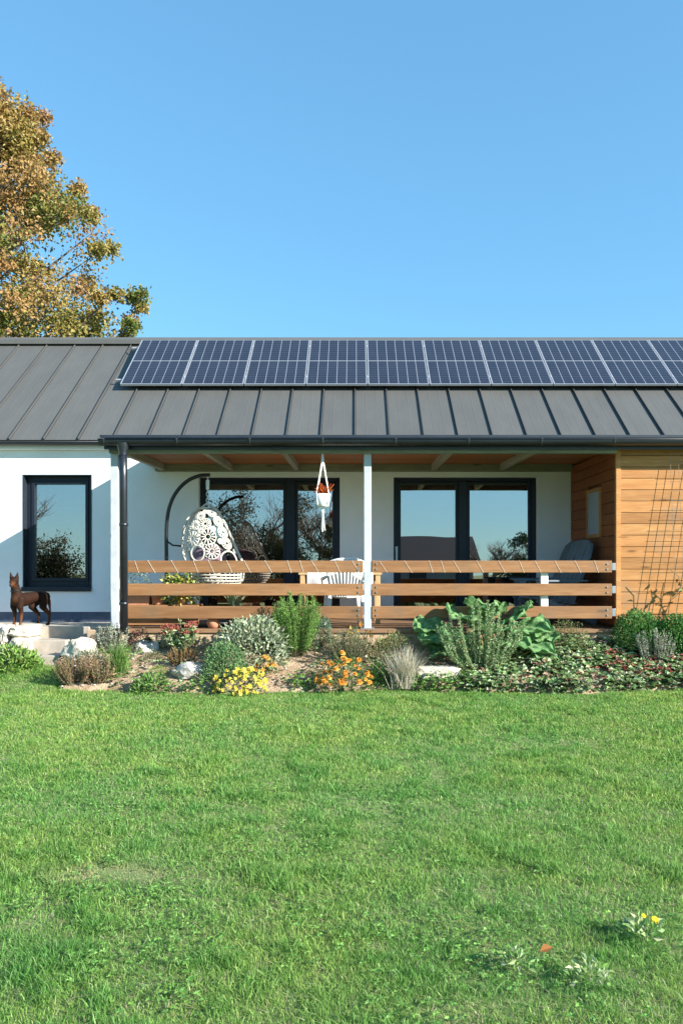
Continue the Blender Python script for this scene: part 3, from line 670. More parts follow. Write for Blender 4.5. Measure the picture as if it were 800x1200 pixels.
def monobloc(c, rot, label):
    t = thing('plastic_chair', label, 'chair', (0, 0, 0))
    n = 14
    def surf(f, nu, nv, th):                                   # thin double sided sheet from f(u,v)
        a = np.array([[f(u, v) for u in np.linspace(-1, 1, nu)] for v in np.linspace(0, 1, nv)]); return a
    def sheet(name, f, nu, nv, th, off):
        A = surf(f, nu, nv, th); B = A+np.array(off)*th; mb = MB(); V = np.concatenate([A.reshape(-1, 3), B.reshape(-1, 3)]); k = nu*nv; q = []
        for j in range(nv-1):
            for i in range(nu-1):
                a = j*nu+i; q.append((a, a+1, a+nu+1, a+nu)); q.append((k+a+nu, k+a+nu+1, k+a+1, k+a))
        e = [j*nu for j in range(nv)]; 
        for i in range(nu-1): q.append((i+1, i, k+i, k+i+1)); q.append(((nv-1)*nu+i, (nv-1)*nu+i+1, k+(nv-1)*nu+i+1, k+(nv-1)*nu+i))
        for j in range(nv-1): q.append((j*nu, (j+1)*nu, k+(j+1)*nu, k+j*nu)); q.append(((j+1)*nu+nu-1, j*nu+nu-1, k+j*nu+nu-1, k+(j+1)*nu+nu-1))
        mb.add(V, q); return mb.build(name, M['white'], t, smooth=True, bevel=0)
    sheet('seat', lambda u, v: (u*(.225-.03*v), -.22+.44*v, .42+.02*abs(u)**3-.02*math.sin(math.pi*v)-.02*v), 13, 9, .012, (0, 0, -1))
    # fan back: curved slats below a wide rounded head
    mb = MB()
    def bk(u, v): return (u*(.19+.08*v), .20+.13*v-.07*abs(u)**2*(.4+v), .41+.44*v+ (1-abs(u)**2.2)*.06*v)
    nsl = 9
    for k in range(nsl):
        u = -1+2*(k+.5)/nsl; pts = [Vector(bk(u*(.78+.22*v), v)) for v in np.linspace(0, .72, 8)]
        mb.tube(pts, .013, 6)
    for v0, v1 in ((.72, 1.0),):
        A = np.array([[bk(u, v0+(v1-v0)*v) for u in np.linspace(-1, 1, 21)] for v in np.linspace(0, 1, 5)]); B = A+np.array((0, .014, 0)); k = 105; q = []
        for j in range(4):
            for i in range(20):
                a = j*21+i
                if j in (1, 2) and 4 < i < 16 and i % 4 == 2: continue
                q.append((a, a+1, a+22, a+21)); q.append((k+a+21, k+a+22, k+a+1, k+a))
        mb.add(np.concatenate([A.reshape(-1, 3), B.reshape(-1, 3)]), q)
    for sg in (-1, 1): mb.tube([bk(sg, v) for v in np.linspace(0, 1, 10)], .017, 8)
    mb.tube([bk(u, 1) for u in np.linspace(-1, 1, 21)], .016, 8)
    mb.build('backrest', M['white'], t, smooth=True)
    for sg in (-1, 1):
        mb = MB(); mb.tube([(sg*.27, .27, .67), (sg*.285, .1, .65), (sg*.285, -.12, .64), (sg*.27, -.20, .60), (sg*.25, -.22, .43)], [.02, .024, .026, .022, .02], 8); mb.build('armrest', M['white'], t, smooth=True)
        for yy, dy in ((-.21, -.03), (.2, .06)):
            mb = MB(); mb.tube([(sg*.215, yy, .42), (sg*.245, yy+dy, 0)], [.032, .022], 8); mb.build('leg', M['white'], t, smooth=True)
    t.location = c; t.rotation_euler = (0, 0, rot); return t
monobloc((XX(403, 10.45), 10.42, DK), math.pi+R(8), 'white plastic garden chair with fan back standing between railing and table')

# ------------------------------------------------------------------ two high backed garden chairs
def garden_chair(c, rot, label):
    t = thing('garden_chair', label, 'chair', (0, 0, 0), 'grey wooden garden chairs')
    # local: faces -X, back leans to +X, width along Y
    mb = MB()
    for k in range(5): mb.box((-.30+k*.115, -.27, .36-.018*k), (-.19+k*.115, .27, .38-.018*k))
    mb.build('seat', M['greypaint'], t, bevel=.006)
    mb = MB(); d = np.array((.34/.9, 0, 1.)); d /= np.linalg.norm(d); nn = np.array((d[2], 0, -d[0])); b0 = np.array((.20, 0, .30)); hh = .94
    out = [(-.27, 0), (.27, 0), (.29, hh*.8), (.25, hh*.93), (.13, hh*.99), (0, hh), (-.13, hh*.99), (-.25, hh*.93), (-.29, hh*.8)]
    v = [b0+d*t+np.array((0, y, 0))+nn*e for e in (-.022, .022) for y, t in out]; m = len(out)
    mb.add(v, [(i, (i+1) % m, m+(i+1) % m, m+i) for i in range(m)]); c0 = np.mean(v[:m], 0); c1 = np.mean(v[m:], 0)
    mb.add(v[:m]+[c0], [((i+1) % m, i, m, m) for i in range(m)]); mb.add(v[m:]+[c1], [(i, (i+1) % m, m, m) for i in range(m)])
    for y in (-.165, -.055, .055, .165): p = b0+np.array((0, y, 0))-nn*.0225; mb.bar(p+d*.03, p+d*hh*.93, .006, .004, up=tuple(nn), col=(.4, .4, .4))
    mb.bar((.29, -.27, .52), (.29, .27, .52), .03, .07); mb.bar((.47, -.27, .95), (.47, .27, .95), .03, .07)
    mb.build('backrest', M['greypaint'], t, bevel=.006)
    for sg in (-1, 1):
        mb = MB(); mb.box((-.36, sg*.34-.06, .60), (.36, sg*.34+.06, .625)); mb.build('armrest', M['greypaint'], t, bevel=.006)
        mb = MB(); mb.box((-.31, sg*.30-.02, 0), (-.21, sg*.30+.02, .60)); mb.build('leg', M['greypaint'], t, bevel=.005)
        mb = MB(); mb.bar((-.33, sg*.275, .37), (.56, sg*.275, .045), .03, .10); mb.build('leg', M['greypaint'], t, bevel=.005)
    t.location = c; t.rotation_euler = (0, 0, rot); return t
garden_chair((XX(643, 10.75), 10.72, DK), R(14), 'grey wooden high backed garden chair nearest the railing by the timber side wall')
garden_chair((XX(634, 11.5), 11.52, DK), R(8), 'grey wooden high backed garden chair behind its twin, nearer the sliding door')

# armchair in the room behind the left window
ax, ay = XX(92, 13.0), 13.0
t = thing('armchair', 'teal armchair standing in the room behind the small left window', 'armchair', (ax, ay, .6))
mb = MB(); mb.blob((ax, ay+.3, 1.15), (.32, .08, .34), seed=4, rough=.1, flat=True); mb.build('backrest', M['teal'], t, smooth=True)
mb = MB(); mb.blob((ax, ay, .98), (.32, .33, .1), seed=5, rough=.08, flat=True); mb.build('seat', M['teal'], t, smooth=True)
for sx in (-.26, .26):
    for sy in (-.25, .25):
        mb = MB(); mb.tube([(ax+sx, ay+sy, .92), (ax+sx*1.1, ay+sy*1.1, .6)], [.025, .015], 8); mb.build('leg', M['tablewood'], t)

# ------------------------------------------------------------------ plants
GREEN = [(.07, .15, .03), (.10, .19, .045), (.05, .11, .03)]
def root(name, label, p, cat='plant', group=None): return thing(name, label, cat, p, group)
def add_leaves(t, name, P, D, L, Wd, col, mat='leaf', fold=.15, nrm=None):
    V, Fq, Cc = leaf_arrays(np.asarray(P), np.asarray(D), L, Wd, col, fold, nrm); return mesh_obj(name, V, Fq, Cc, M[mat], t)
def dome_plant(name, label, px, py, w, h, cols, n=1400, L=.04, Wl=.02, cat='shrub', up=.5, stems=10, hollow=.55, seed=0, depth=None, jit=.18, lump=.25):
    """bushy plant: leaves spread through a lumpy dome"""
    p = bed_pt(px, py); s = p[1]/F; rx = w*s/2; rz = h*s; ry = (depth or w*.8)*s/2
    t = root(name, label, p, cat); g = np.random.default_rng(seed+int(px*7+py))
    th = g.uniform(0, 2*math.pi, n); cz_ = g.uniform(0, 1, n); rr = hollow+(1-hollow)*g.uniform(0, 1, n)**.6
    lobes = g.uniform(-1, 1, size=(9, 3)); lobes[:, 2] = np.abs(lobes[:, 2]); lobes = unit(lobes)
    d = np.stack([np.cos(th)*np.sqrt(1-cz_**2), np.sin(th)*np.sqrt(1-cz_**2), cz_], 1)
    lp = np.max(d@lobes.T, 1); rr = rr*(1-lump+lump*1.25*smooth((lp-.55)/.4))
    Q = d*rr[:, None]; P = p+Q*np.array((rx, ry, rz))
    D = d*np.array((1, 1, 1))+g.normal(size=(n, 3))*.5+np.array((0, 0, up))
    add_leaves(t, 'foliage', P, D, L*g.uniform(.6, 1.3, n), Wl*g.uniform(.7, 1.2, n), pal(n, cols, jit))
    if stems:
        mb = MB()
        for k in range(stems):
            q = P[g.integers(n)]; mb.tube([p+np.array((0, 0, -.02)), p+(q-p)*.5+np.array((0, 0, .02)), q], [.006, .004, .002], 4)
        mb.build('stem', M['stem'], t)
    return t, p, s
def stalk_plant(name, label, px, py, w, h, cols, nst=40, per=50, L=.022, Wl=.004, lean=.5, cat='shrub', seed=0, curve=.25, y_spread=.5, up=.7, stemc=None, tipc=None, tipn=0):
    """upright stalks with needle leaves along them"""
    p = bed_pt(px, py); s = p[1]/F; g = np.random.default_rng(seed+int(px*3+py)); t = root(name, label, p, cat)
    P = []; D = []; CC = []; mb = MB(); PT = []
    for k in range(nst):
        a = g.uniform(-1, 1); b = g.uniform(-1, 1); hh = h*s*g.uniform(.68, 1.05)*(1-.22*a*a)
        base_ = p+np.array((a*w*s*.16, b*w*s*.12, -.01)); tip = p+np.array((a*w*s*.5, b*w*s*.5*y_spread, hh))
        mid = (base_+tip)/2+np.array((a*w*s*curve*.35+g.normal()*.012, g.normal()*.012, -.03*abs(a)))
        tt = np.linspace(0, 1, 7)[:, None]; pts = base_*(1-tt)**2+2*mid*tt*(1-tt)+tip*tt**2
        mb.tube(pts, list(np.linspace(.003, .0014, 7)), 4)
        u = g.uniform(.12, 1, per); q = base_*(1-u[:, None])**2+2*mid*(u*(1-u))[:, None]+tip*(u**2)[:, None]
        ax = (tip-base_)/np.linalg.norm(tip-base_)
        P.append(q); D.append(unit(g.normal(size=(per, 3)))+ax*up); CC.append(pal(per, cols, .18))
        PT.append(tip)
    P = np.concatenate(P); n = len(P)
    add_leaves(t, 'foliage', P, np.concatenate(D), L*1.15*g.uniform(.6, 1.3, n), Wl*1.45*g.uniform(.7, 1.3, n), np.concatenate(CC))
    mb.build('stem', M['stem'], t); return t, p, s, PT
def tuft(name, label, px, py, w, h, cols, n=400, bw=.005, seed=0, droop=.5, cat='grass tuft'):
    p = bed_pt(px, py); s = p[1]/F; g = np.random.default_rng(seed+int(px+py)); t = root(name, label, p, cat)
    V, Fq, Cc = blade_arrays(np.tile(p, (n, 1))+g.normal(size=(n, 3))*np.array((w*s*.10, w*s*.08, 0)), g.uniform(.55, 1.1, n)*h*s*1.15, bw, g.uniform(0, 6.28, n), g.uniform(.05, 1.0, n)*droop*1.6*w/h*.5, pal(n, cols, .18), g)
    mesh_obj('foliage', V, Fq, Cc, M['leaf'], t); return t, p, s
def blade_arrays(P, H, wd, ang, lean, col, g, seg=3):
    """tapered bending blades: 3 quads + tip folded as triangles"""
    n = len(P); H = np.broadcast_to(H, (n,)); wd = np.broadcast_to(wd, (n,))
    d = np.stack([np.cos(ang), np.sin(ang), 0*ang], 1); tw = ang+g.uniform(-1.4, 1.4, n)+math.pi/2
    sd = np.stack([np.cos(tw), np.sin(tw), 0*tw], 1)
    rows = []
    for k, (f, wk) in enumerate(((0, .8), (.45, 1.0), (.8, .62))):
        c = P + np.stack([0*H, 0*H, H*f*(1-.25*lean*f)], 1) + d*(H*lean*f**1.8)[:, None]
        rows += [c-sd*(wd*wk/2)[:, None], c+sd*(wd*wk/2)[:, None]]
    rows.append(P + np.stack([0*H, 0*H, H*(1-.35*np.minimum(lean, 1.6))], 1) + d*(H*lean)[:, None])
    V = np.stack(rows, 1).reshape(-1, 3); b = (np.arange(n)*7)[:, None]
    Fq = np.concatenate([b+np.array([0, 1, 3, 2]), b+np.array([2, 3, 5, 4]), b+np.array([4, 5, 6, 6])], 1).reshape(-1, 4)
    cc = np.repeat(col, 7, 0); return V, Fq, cc
def flower_mesh(name, r, petal_cols, rows=3, cup=.4, n=11):
    g = rng; P = []; D = []; L = []; N = []
    for k in range(rows):
        for j in range(n):
            a = 2*math.pi*(j+.5*k)/n+g.normal()*.1; e = cup*(.3+k*.75)
            D.append((math.cos(a)*math.cos(e), math.sin(a)*math.cos(e), math.sin(e))); P.append((0, 0, k*r*.12)); L.append(r*(1-.2*k)); N.append((-math.sin(e)*math.cos(a), -math.sin(e)*math.sin(a), math.cos(e)))
    V, Fq, Cc = leaf_arrays(np.array(P, float), np.array(D), np.array(L), np.array(L)*.62, pal(len(P), petal_cols, .12), -.1, np.array(N))
    o = mesh_obj(name, V, Fq, Cc, M['petal'], None); return o
def put_flowers(t, meshes, pts, g, tilt=.7, sc=(.75, 1.15)):
    org = np.array(t['_org'])
    for p in pts:
        o = bpy.data.objects.new('flower', meshes[g.integers(len(meshes))]); C.objects.link(o); o.parent = t
        o.location = tuple(np.array(p)-org); o.rotation_euler = (g.uniform(.1, 1.0)*tilt, g.normal()*.35, g.uniform(-.5, .5)); k = g.uniform(*sc); o.scale = (k, k, k)
def flower_set(n, *a, **k):
    r = []
    for i in range(n):
        o = flower_mesh('flower', *a, **k); r.append(o.data); bpy.data.objects.remove(o)
    return r
SILVER = [(.40, .43, .34), (.48, .50, .40), (.30, .34, .25)]
SAGE = [(.36, .42, .27), (.46, .50, .36), (.27, .34, .20)]
BLUEG = [(.12, .22, .14), (.15, .26, .17), (.09, .17, .10)]
# left group
stalk_plant('lavender', 'silvery lavender bush in front of the downpipe', 131, 766, 38, 36, SILVER, 46, 42, .03, .006, cat='lavender', seed=1)
tuft('ornamental_grass', 'bright green tuft of chive-like grass in front of the silvery lavender', 140, 790, 46, 36, [(.13, .25, .05), (.10, .21, .05), (.18, .28, .08)], 420, .005, 2, .6)
stalk_plant('heather', 'reddish brown heather sprawling beside the steps and lawn', 88, 801, 50, 34, [(.36, .20, .14), (.40, .24, .16), (.26, .17, .10), (.26, .27, .11)], 90, 60, .018, .006, cat='heather', seed=3, y_spread=.8)
stalk_plant('heather', 'reddish brown heather in front of the chive-like grass', 113, 800, 40, 28, [(.36, .21, .15), (.38, .25, .16), (.26, .17, .10), (.25, .28, .11)], 70, 55, .018, .006, cat='heather', seed=31, y_spread=.8)
dome_plant('herb_plant', 'small grey green herb over the pale boulder beside the steps', 108, 776, 32, 16, [(.16, .22, .12), (.22, .27, .16)], 500, .03, .01, 'herb', seed=33)
dome_plant('coral_bells', 'dark purple leaved plant against the terrace wall left of the pink sedum', 166, 757, 30, 22, [(.13, .055, .055), (.18, .08, .07), (.10, .09, .05)], 500, .035, .022, 'plant', seed=4)
def sedum():
    p = bed_pt(213, 768); s = p[1]/F; t = root('sedum', 'tall sedum with rusty pink flower heads in front of the terrace', p, 'sedum'); g = np.random.default_rng(5)
    P = []; D = []; mb = MB(); tips = []
    for k in range(26):
        a = g.uniform(-1, 1); b = g.uniform(-1, 1); tip = p+np.array((a*.22, b*.15, g.uniform(.27, .47)*(1-.25*a*a))); tips.append(tip)
        mb.tube([p+np.array((a*.06, b*.05, 0)), (p+tip)/2+np.array((a*.05, 0, 0)), tip], [.007, .006, .005], 5)
        for j in range(16):
            u = g.uniform(.15, .97); P.append(p*(1-u)+tip*u+np.array((a*.05*4*u*(1-u)*.5, 0, 0))); D.append(np.array((g.normal(), g.normal(), .5)))
    n = len(P); add_leaves(t, 'foliage', P, D, .072*g.uniform(.6, 1.2, n), .038, pal(n, [(.30, .42, .20), (.40, .50, .27), (.22, .34, .15)], .15)); mb.build('stem', M['stem'], t)
    for i, tp in enumerate(tips):
        if g.uniform() < .85:
            m = 60; r = g.uniform(.035, .06); q = np.clip(g.normal(size=(m, 3)), -1.7, 1.7)*np.array((r*.5, r*.5, r*.22)); add_leaves(t, 'flower_head', tp+q, g.normal(size=(m, 3))+np.array((0, 0, 1)), .021, .017, pal(m, [(.38, .12, .09), (.45, .18, .13), (.30, .08, .06)] if i % 7 else [(.5, .47, .3)], .2), 'petal')
sedum()
dome_plant('thyme', 'low grey green thyme cushion right of the slanting boulder', 181, 775, 30, 12, [(.18, .2, .11), (.24, .22, .13), (.13, .17, .08)], 700, .018, .007, 'herb', seed=6)
stalk_plant('heather', 'small rust orange heather below the pink sedum', 213, 779, 36, 20, [(.30, .16, .05), (.36, .21, .08), (.22, .13, .05)], 60, 40, .016, .005, cat='heather', seed=7)
dome_plant('moss_cushion', 'small bright green moss cushion in the middle of the sandy patch', 186, 792, 23, 12, [(.16, .26, .03), (.20, .31, .04)], 1500, .012, .004, 'moss', seed=8, stems=0, hollow=.8, lump=.1)
dome_plant('weed_patch', 'leafy green weed where the sandy patch meets the lawn', 178, 812, 44, 20, [(.13, .26, .05), (.17, .32, .08), (.09, .19, .04)], 420, .07, .018, 'weed', seed=9, up=.2)
dome_plant('sage', 'big silvery sage bush spilling over the bed before the railing', 294, 776, 92, 54, SAGE, 1900, .068, .026, 'sage', seed=10, hollow=.6, up=.25, jit=.14)
dome_plant('oregano', 'rounded dark green herb bush in front of the silvery sage', 263, 795, 56, 42, [(.15, .28, .10), (.21, .35, .15), (.10, .20, .07)], 2200, .032, .017, 'herb', seed=11, up=.7)
def mums():
    t, p, s = dome_plant('chrysanthemum', 'low chrysanthemum covered in bright yellow flowers at the lawn edge', 283, 811, 66, 30, [(.10, .19, .05), (.14, .24, .07)], 900, .035, .014, 'flower', seed=12, depth=50)
    g = np.random.default_rng(12); ms = flower_set(4, .028, [(.80, .66, .10), (.85, .74, .20), (.72, .56, .06)], 3, .5, 10); pts = []
    for k in range(98):
        a = g.uniform(0, 6.28); c = g.uniform(.1, 1); d = np.array((math.cos(a)*math.sqrt(1-c*c), -abs(math.sin(a))*math.sqrt(1-c*c), c)); pts.append(p+d*np.array((.34, .30, .29))*g.uniform(.9, 1.08))
    put_flowers(t, ms, pts, g, 1.0)
mums()
def marig(label, px, py, w, h, nf, seed, n):
    t, p, s = dome_plant('marigold', label, px, py, w, h, [(.09, .17, .04), (.13, .22, .06), (.07, .13, .03)], n, .035, .012, 'flower', seed=seed)
    g = np.random.default_rng(seed); ms = flower_set(4, .038, [(.84, .40, .06), (.86, .50, .12), (.76, .30, .04)], 4, .45, 12); pts = []
    for k in range(nf):
        a = g.uniform(0, 6.28); c = g.uniform(.25, 1); d = np.array((math.cos(a)*math.sqrt(1-c*c), -abs(math.sin(a))*math.sqrt(1-c*c), c)); pts.append(p+d*np.array((w*s/2, w*s*.4, h*s))*g.uniform(.92, 1.1))
    put_flowers(t, ms, pts, g, .9)
marig('small orange marigold between the yellow chrysanthemum and the sage', 310, 790, 26, 20, 9, 13, 250)
marig('large orange marigold in flower in front of the grey green heather', 402, 810, 64, 42, 40, 14, 1300)
stalk_plant('rosemary', 'upright bright green rosemary reaching up to the railing', 347, 768, 58, 72, [(.16, .32, .06), (.21, .38, .09), (.12, .24, .05)], 120, 150, .030, .0052, cat='rosemary', seed=15, y_spread=.9, up=1.0, curve=.1)
dome_plant('herb_plant', 'blue green herb bush behind the upright rosemary', 378, 757, 30, 34, BLUEG, 900, .03, .014, 'herb', seed=16)
stalk_plant('heather', 'grey green heather mound behind the orange marigold', 408, 777, 56, 40, [(.20, .25, .13), (.26, .30, .17), (.24, .19, .12)], 120, 60, .018, .005, cat='heather', seed=17, y_spread=.9)
dome_plant('bergenia', 'plant with yellow and orange autumn leaves below the white post', 421, 757, 34, 25, [(.52, .30, .05), (.45, .20, .04), (.05, .09, .03), (.55, .38, .1)], 46, .075, .062, 'plant', seed=18, up=.1, stems=8)
dome_plant('spirea', 'dry twiggy green and brown shrub right of the white post', 457, 779, 54, 42, [(.24, .30, .09), (.32, .32, .13), (.32, .22, .11), (.18, .24, .07)], 1100, .035, .014, 'shrub', seed=19, stems=26)
dome_plant('herb_plant', 'bright green little herb between the marigold and the blue grass', 444, 796, 26, 18, [(.14, .27, .05), (.18, .33, .08)], 380, .04, .02, 'herb', seed=20)
tuft('blue_fescue', 'spiky blue grey tuft of fescue grass left of the white stone block', 474, 806, 60, 46, [(.50, .48, .38), (.60, .56, .46), (.40, .40, .32), (.56, .48, .34)], 620, .0045, 21, .9)
# rhubarb
def rhubarb():
    p = bed_pt(575, 776); t = root('rhubarb', 'large leaved rhubarb plant with ruffled green leaves in front of the railing', p, 'rhubarb'); g = np.random.default_rng(22)
    spec = [(512, 742, .15, .50, -.9, .12), (520, 760, .12, .40, -1.1, .1), (540, 723, .22, .44, -.5, .5), (574, 716, .28, .42, .05, .7), (556, 730, .1, .40, -.2, .6), (600, 724, .25, .40, .4, .6), (622, 735, .22, .46, .8, .35), (628, 756, .05, .42, 1.0, .15), (604, 752, .0, .36, .7, .3), (500, 735, .25, .36, -1.2, .3), (638, 745, .22, .34, 1.2, .4), (587, 738, .0, .36, .2, .5), (530, 745, -.02, .34, -.6, .3)]
    spec += [(560, 712, .3, .36, -.1, .8), (612, 716, .3, .34, .3, .7), (640, 768, .0, .3, 1.2, .0)]
    for (px, py, dy, size, yaw, pitch) in spec:
        size *= 1.17
        Y = p[1]+dy; c = W(px, py, Y); n = 21; vs = []; fq = []
        ax = Vector((math.sin(yaw)*.8, -.55, -.35+pitch)).normalized(); nn = Vector((math.sin(yaw)*.5, -.75, .75)).normalized(); sd = ax.cross(nn).normalized(); nn = sd.cross(ax)
        col = []
        for j in range(n):
            v = j/(n-1)
            wid = size*.62*(math.sin(math.pi*min(1, v*.93+.07))**.6)*(1-.35*v)
            for i in range(n):
                u = i/(n-1)*2-1; ruf = .075*size*abs(u)**1.5*math.sin(v*21+u*3+px)+.03*size*math.sin(u*9+px)*(.4+v)+.012*size*math.sin(u*23+v*5+px)*math.sin(v*27+px)
                pos = Vector(c)+ax*((v-.5)*size)+sd*(u*wid)+nn*(ruf-.18*size*(v-.4)**2*2+.10*size*abs(u))
                vs.append(tuple(pos)); vein = 1 if abs(u) < .09 or abs((v*7+abs(u)*2.2) % 1-.5) > .44 else 0
                b = g.uniform(.7, 1.3); col.append((.36, .47, .22) if vein else (.135*b, .285*b, .105*b))
        for j in range(n-1):
            for i in range(n-1): a = j*n+i; fq.append((a, a+1, a+n+1, a+n))
        lf = mesh_obj('leaf', np.array(vs), np.array(fq), np.array(col), M['bigleaf'], t, smooth=True); sb = lf.modifiers.new('Subdivision', 'SUBSURF'); sb.levels = sb.render_levels = 1
        mb = MB(); b0 = Vector(c)-ax*size*.48; mb.tube([tuple(p+np.array((g.normal()*.04, g.normal()*.03, -.02))), tuple((Vector(p)+b0)/2+Vector((0, 0, -.04))), tuple(b0)], [.02, .015, .01], 8, col=(1, 1, 1)); mb.build('stalk', M['stalk'], t, smooth=True)
M['stalk'] = plain('rhubarb_stalk', (.26, .07, .05), .5, c2=(.2, .2, .07), sc=8)
rhubarb()
# sprawling rosemary in front of rhubarb
def sprawl():
    p = bed_pt(562, 788); s = p[1]/F; g = np.random.default_rng(23); t = root('rosemary', 'sprawling grey green rosemary with long stems in front of the rhubarb', p, 'rosemary'); P = []; D = []; mb = MB(); cols = []
    for k in range(64):
        a = g.uniform(-1, 1) if k > 5 else -1+.06*k; h = g.uniform(.45, .92)*(1-.28*abs(a)); tip = p+np.array((a*.50, g.uniform(-.22, .2), h)); b0 = p+np.array((a*.12, g.normal()*.05, 0)); mid = (b0+tip)/2+np.array((a*.10, -.06, -.05))
        tt = np.linspace(0, 1, 9)[:, None]; mb.tube(b0*(1-tt)**2+2*mid*tt*(1-tt)+tip*tt**2, list(np.linspace(.006, .002, 9)), 5)
        m = 190; u = g.uniform(.1, 1, m); q = b0*(1-u[:, None])**2+2*mid*(u*(1-u))[:, None]+tip*(u**2)[:, None]; P.append(q); D.append(unit(g.normal(size=(m, 3)))+np.array((a*.3, 0, .6))); cols.append(pal(m, [(.29, .42, .19), (.38, .50, .27), (.21, .33, .13)], .15))
    P = np.concatenate(P); n = len(P); add_leaves(t, 'foliage', P, np.concatenate(D), .034*g.uniform(.6, 1.2, n), .0092, np.concatenate(cols)); mb.build('stem', M['stem'], t)
sprawl()
dome_plant('spirea', 'small olive shrub against the wall right of the rhubarb', 664, 762, 54, 36, [(.16, .22, .07), (.22, .27, .11), (.2, .15, .08)], 1300, .024, .010, 'shrub', seed=24, stems=20)
stalk_plant('santolina', 'silver lavender cotton bush standing before the dark green parsley', 767, 782, 44, 46, SILVER, 70, 60, .018, .006, cat='shrub', seed=25)
for i, (px, py, w, h, lab) in enumerate(((748, 764, 66, 46, 'dark green curly parsley-like bush at the foot of the timber wall corner'), (792, 766, 56, 44, 'dark green curly bush behind the silver lavender cotton under the trellis'), (826, 770, 60, 40, 'dark green curly bush just beyond the right edge of the picture'))):
    dome_plant('curly_shrub', lab, px, py, w, h, [(.09, .24, .05), (.13, .31, .08), (.06, .17, .04)], 3600, .036, .020, 'shrub', seed=26+i, up=.6)
# strawberry ground cover
def groundcover(name, label, region, n, cols, L, seed, w=None):
    g = np.random.default_rng(seed); P = []
    while len(P) < n:
        px = g.uniform(region[0], region[1]); py = g.uniform(region[2], region[3])
        k = math.sin(px*.07+seed)+math.sin(py*.17+px*.03)+math.sin(px*.021-py*.09)
        if k < -.9 and g.uniform() < .8: continue
        if px < region[0]+25 and g.uniform() > (px-region[0])/25: continue
        p = bed_pt(px, py); p[2] += g.uniform(.01, .15); P.append(p)
    P = np.array(P); m = len(P)
    # three leaflets per leaf
    az = g.uniform(0, 6.28, m); PP = []; DD = []; NN = []; CC = []; c = pal(m, cols, .2, w)
    tilt = g.normal(size=(m, 3))*.35+np.array((0, -.35, 1))
    for k in (-1.1, 0, 1.1): PP.append(P); DD.append(np.stack([np.cos(az+k), np.sin(az+k), g.uniform(-.2, .4, m)], 1)); NN.append(tilt); CC.append(c*g.uniform(.9, 1.1, (m, 1)))
    LL = np.concatenate([L*g.uniform(.6, 1.2, m)]*3)
    V, Fq, Cc = leaf_arrays(np.concatenate(PP), np.concatenate(DD), LL, LL*.85, np.concatenate(CC), .12, np.concatenate(NN))
    return tag(mesh_obj(name, V, Fq, Cc, M['leaf'], None), label, 'ground cover', kind='stuff')
groundcover('strawberry_plants', 'dense strawberry leaves with some red ones covering the right part of the bed', (538, 840, 752, 814), 4200, [(.20, .32, .12), (.30, .40, .20), (.13, .21, .07), (.42, .46, .30), (.26, .09, .07), (.44, .32, .23)], .060, 31, [.3, .27, .2, .11, .05, .07])
groundcover('red_ground_cover', 'red and bronze autumn leaves at the right end of the bed', (700, 845, 762, 802), 560, [(.30, .08, .06), (.38, .14, .09), (.26, .17, .09)], .052, 32)
groundcover('bed_edge_weeds', 'low green weeds along the front edge of the flower bed', (330, 560, 799, 814), 640, [(.16, .30, .06), (.21, .36, .09), (.12, .22, .05)], .035, 33)
groundcover('bed_edge_weeds', 'low green weeds beside the moss at the front of the sandy patch', (120, 262, 803, 816), 200, [(.16, .30, .06), (.21, .36, .09), (.12, .22, .05)], .035, 34)
MIX = [(.20, .30, .10), (.27, .35, .15), (.14, .21, .07), (.30, .22, .11), (.34, .36, .22)]
groundcover('bed_herbs', 'small straggling herbs and seedlings between the bushes in the left part of the bed', (100, 340, 752, 802), 420, MIX, .040, 35)
groundcover('bed_herbs', 'small straggling herbs and seedlings between the bushes in the middle of the bed', (330, 545, 752, 800), 420, MIX, .040, 36)
# plants by the steps, foot of the white wall
def lawn_dome(name, label, P, rx, ry, rz, cols, n, L, Wl, cat, seed):
    t = root(name, label, P, cat); g = np.random.default_rng(seed); d = unit(g.normal(size=(n, 3))); d[:, 2] = np.abs(d[:, 2]); r = g.uniform(.5, 1, (n, 1))
    add_leaves(t, 'foliage', P+d*r*np.array((rx, ry, rz)), d+g.normal(size=(n, 3))*.6+np.array((0, 0, .3)), L*g.uniform(.6, 1.3, n), Wl, pal(n, cols, .18)); return t
lawn_dome('weed_patch', 'bright green leafy weeds at the foot of the white stone wall beside the steps', np.array((XX(14, 9.55), 9.55, .17)), .34, .22, .30, [(.15, .28, .05), (.20, .34, .08), (.26, .34, .10)], 520, .085, .035, 'weed', 41)
lawn_dome('weed_patch', 'leafy weeds climbing the left corner of the lowest step', np.array((XX(36, 9.62), 9.62, .18)), .16, .12, .22, [(.15, .28, .05), (.20, .34, .08)], 200, .07, .03, 'weed', 42)
lawn_dome('weed_patch', 'small green weed growing in the gap left of the top step', np.array((XX(38, 10.2), 10.2, .5)), .06, .05, .08, [(.12, .2, .05)], 60, .05, .02, 'weed', 43)

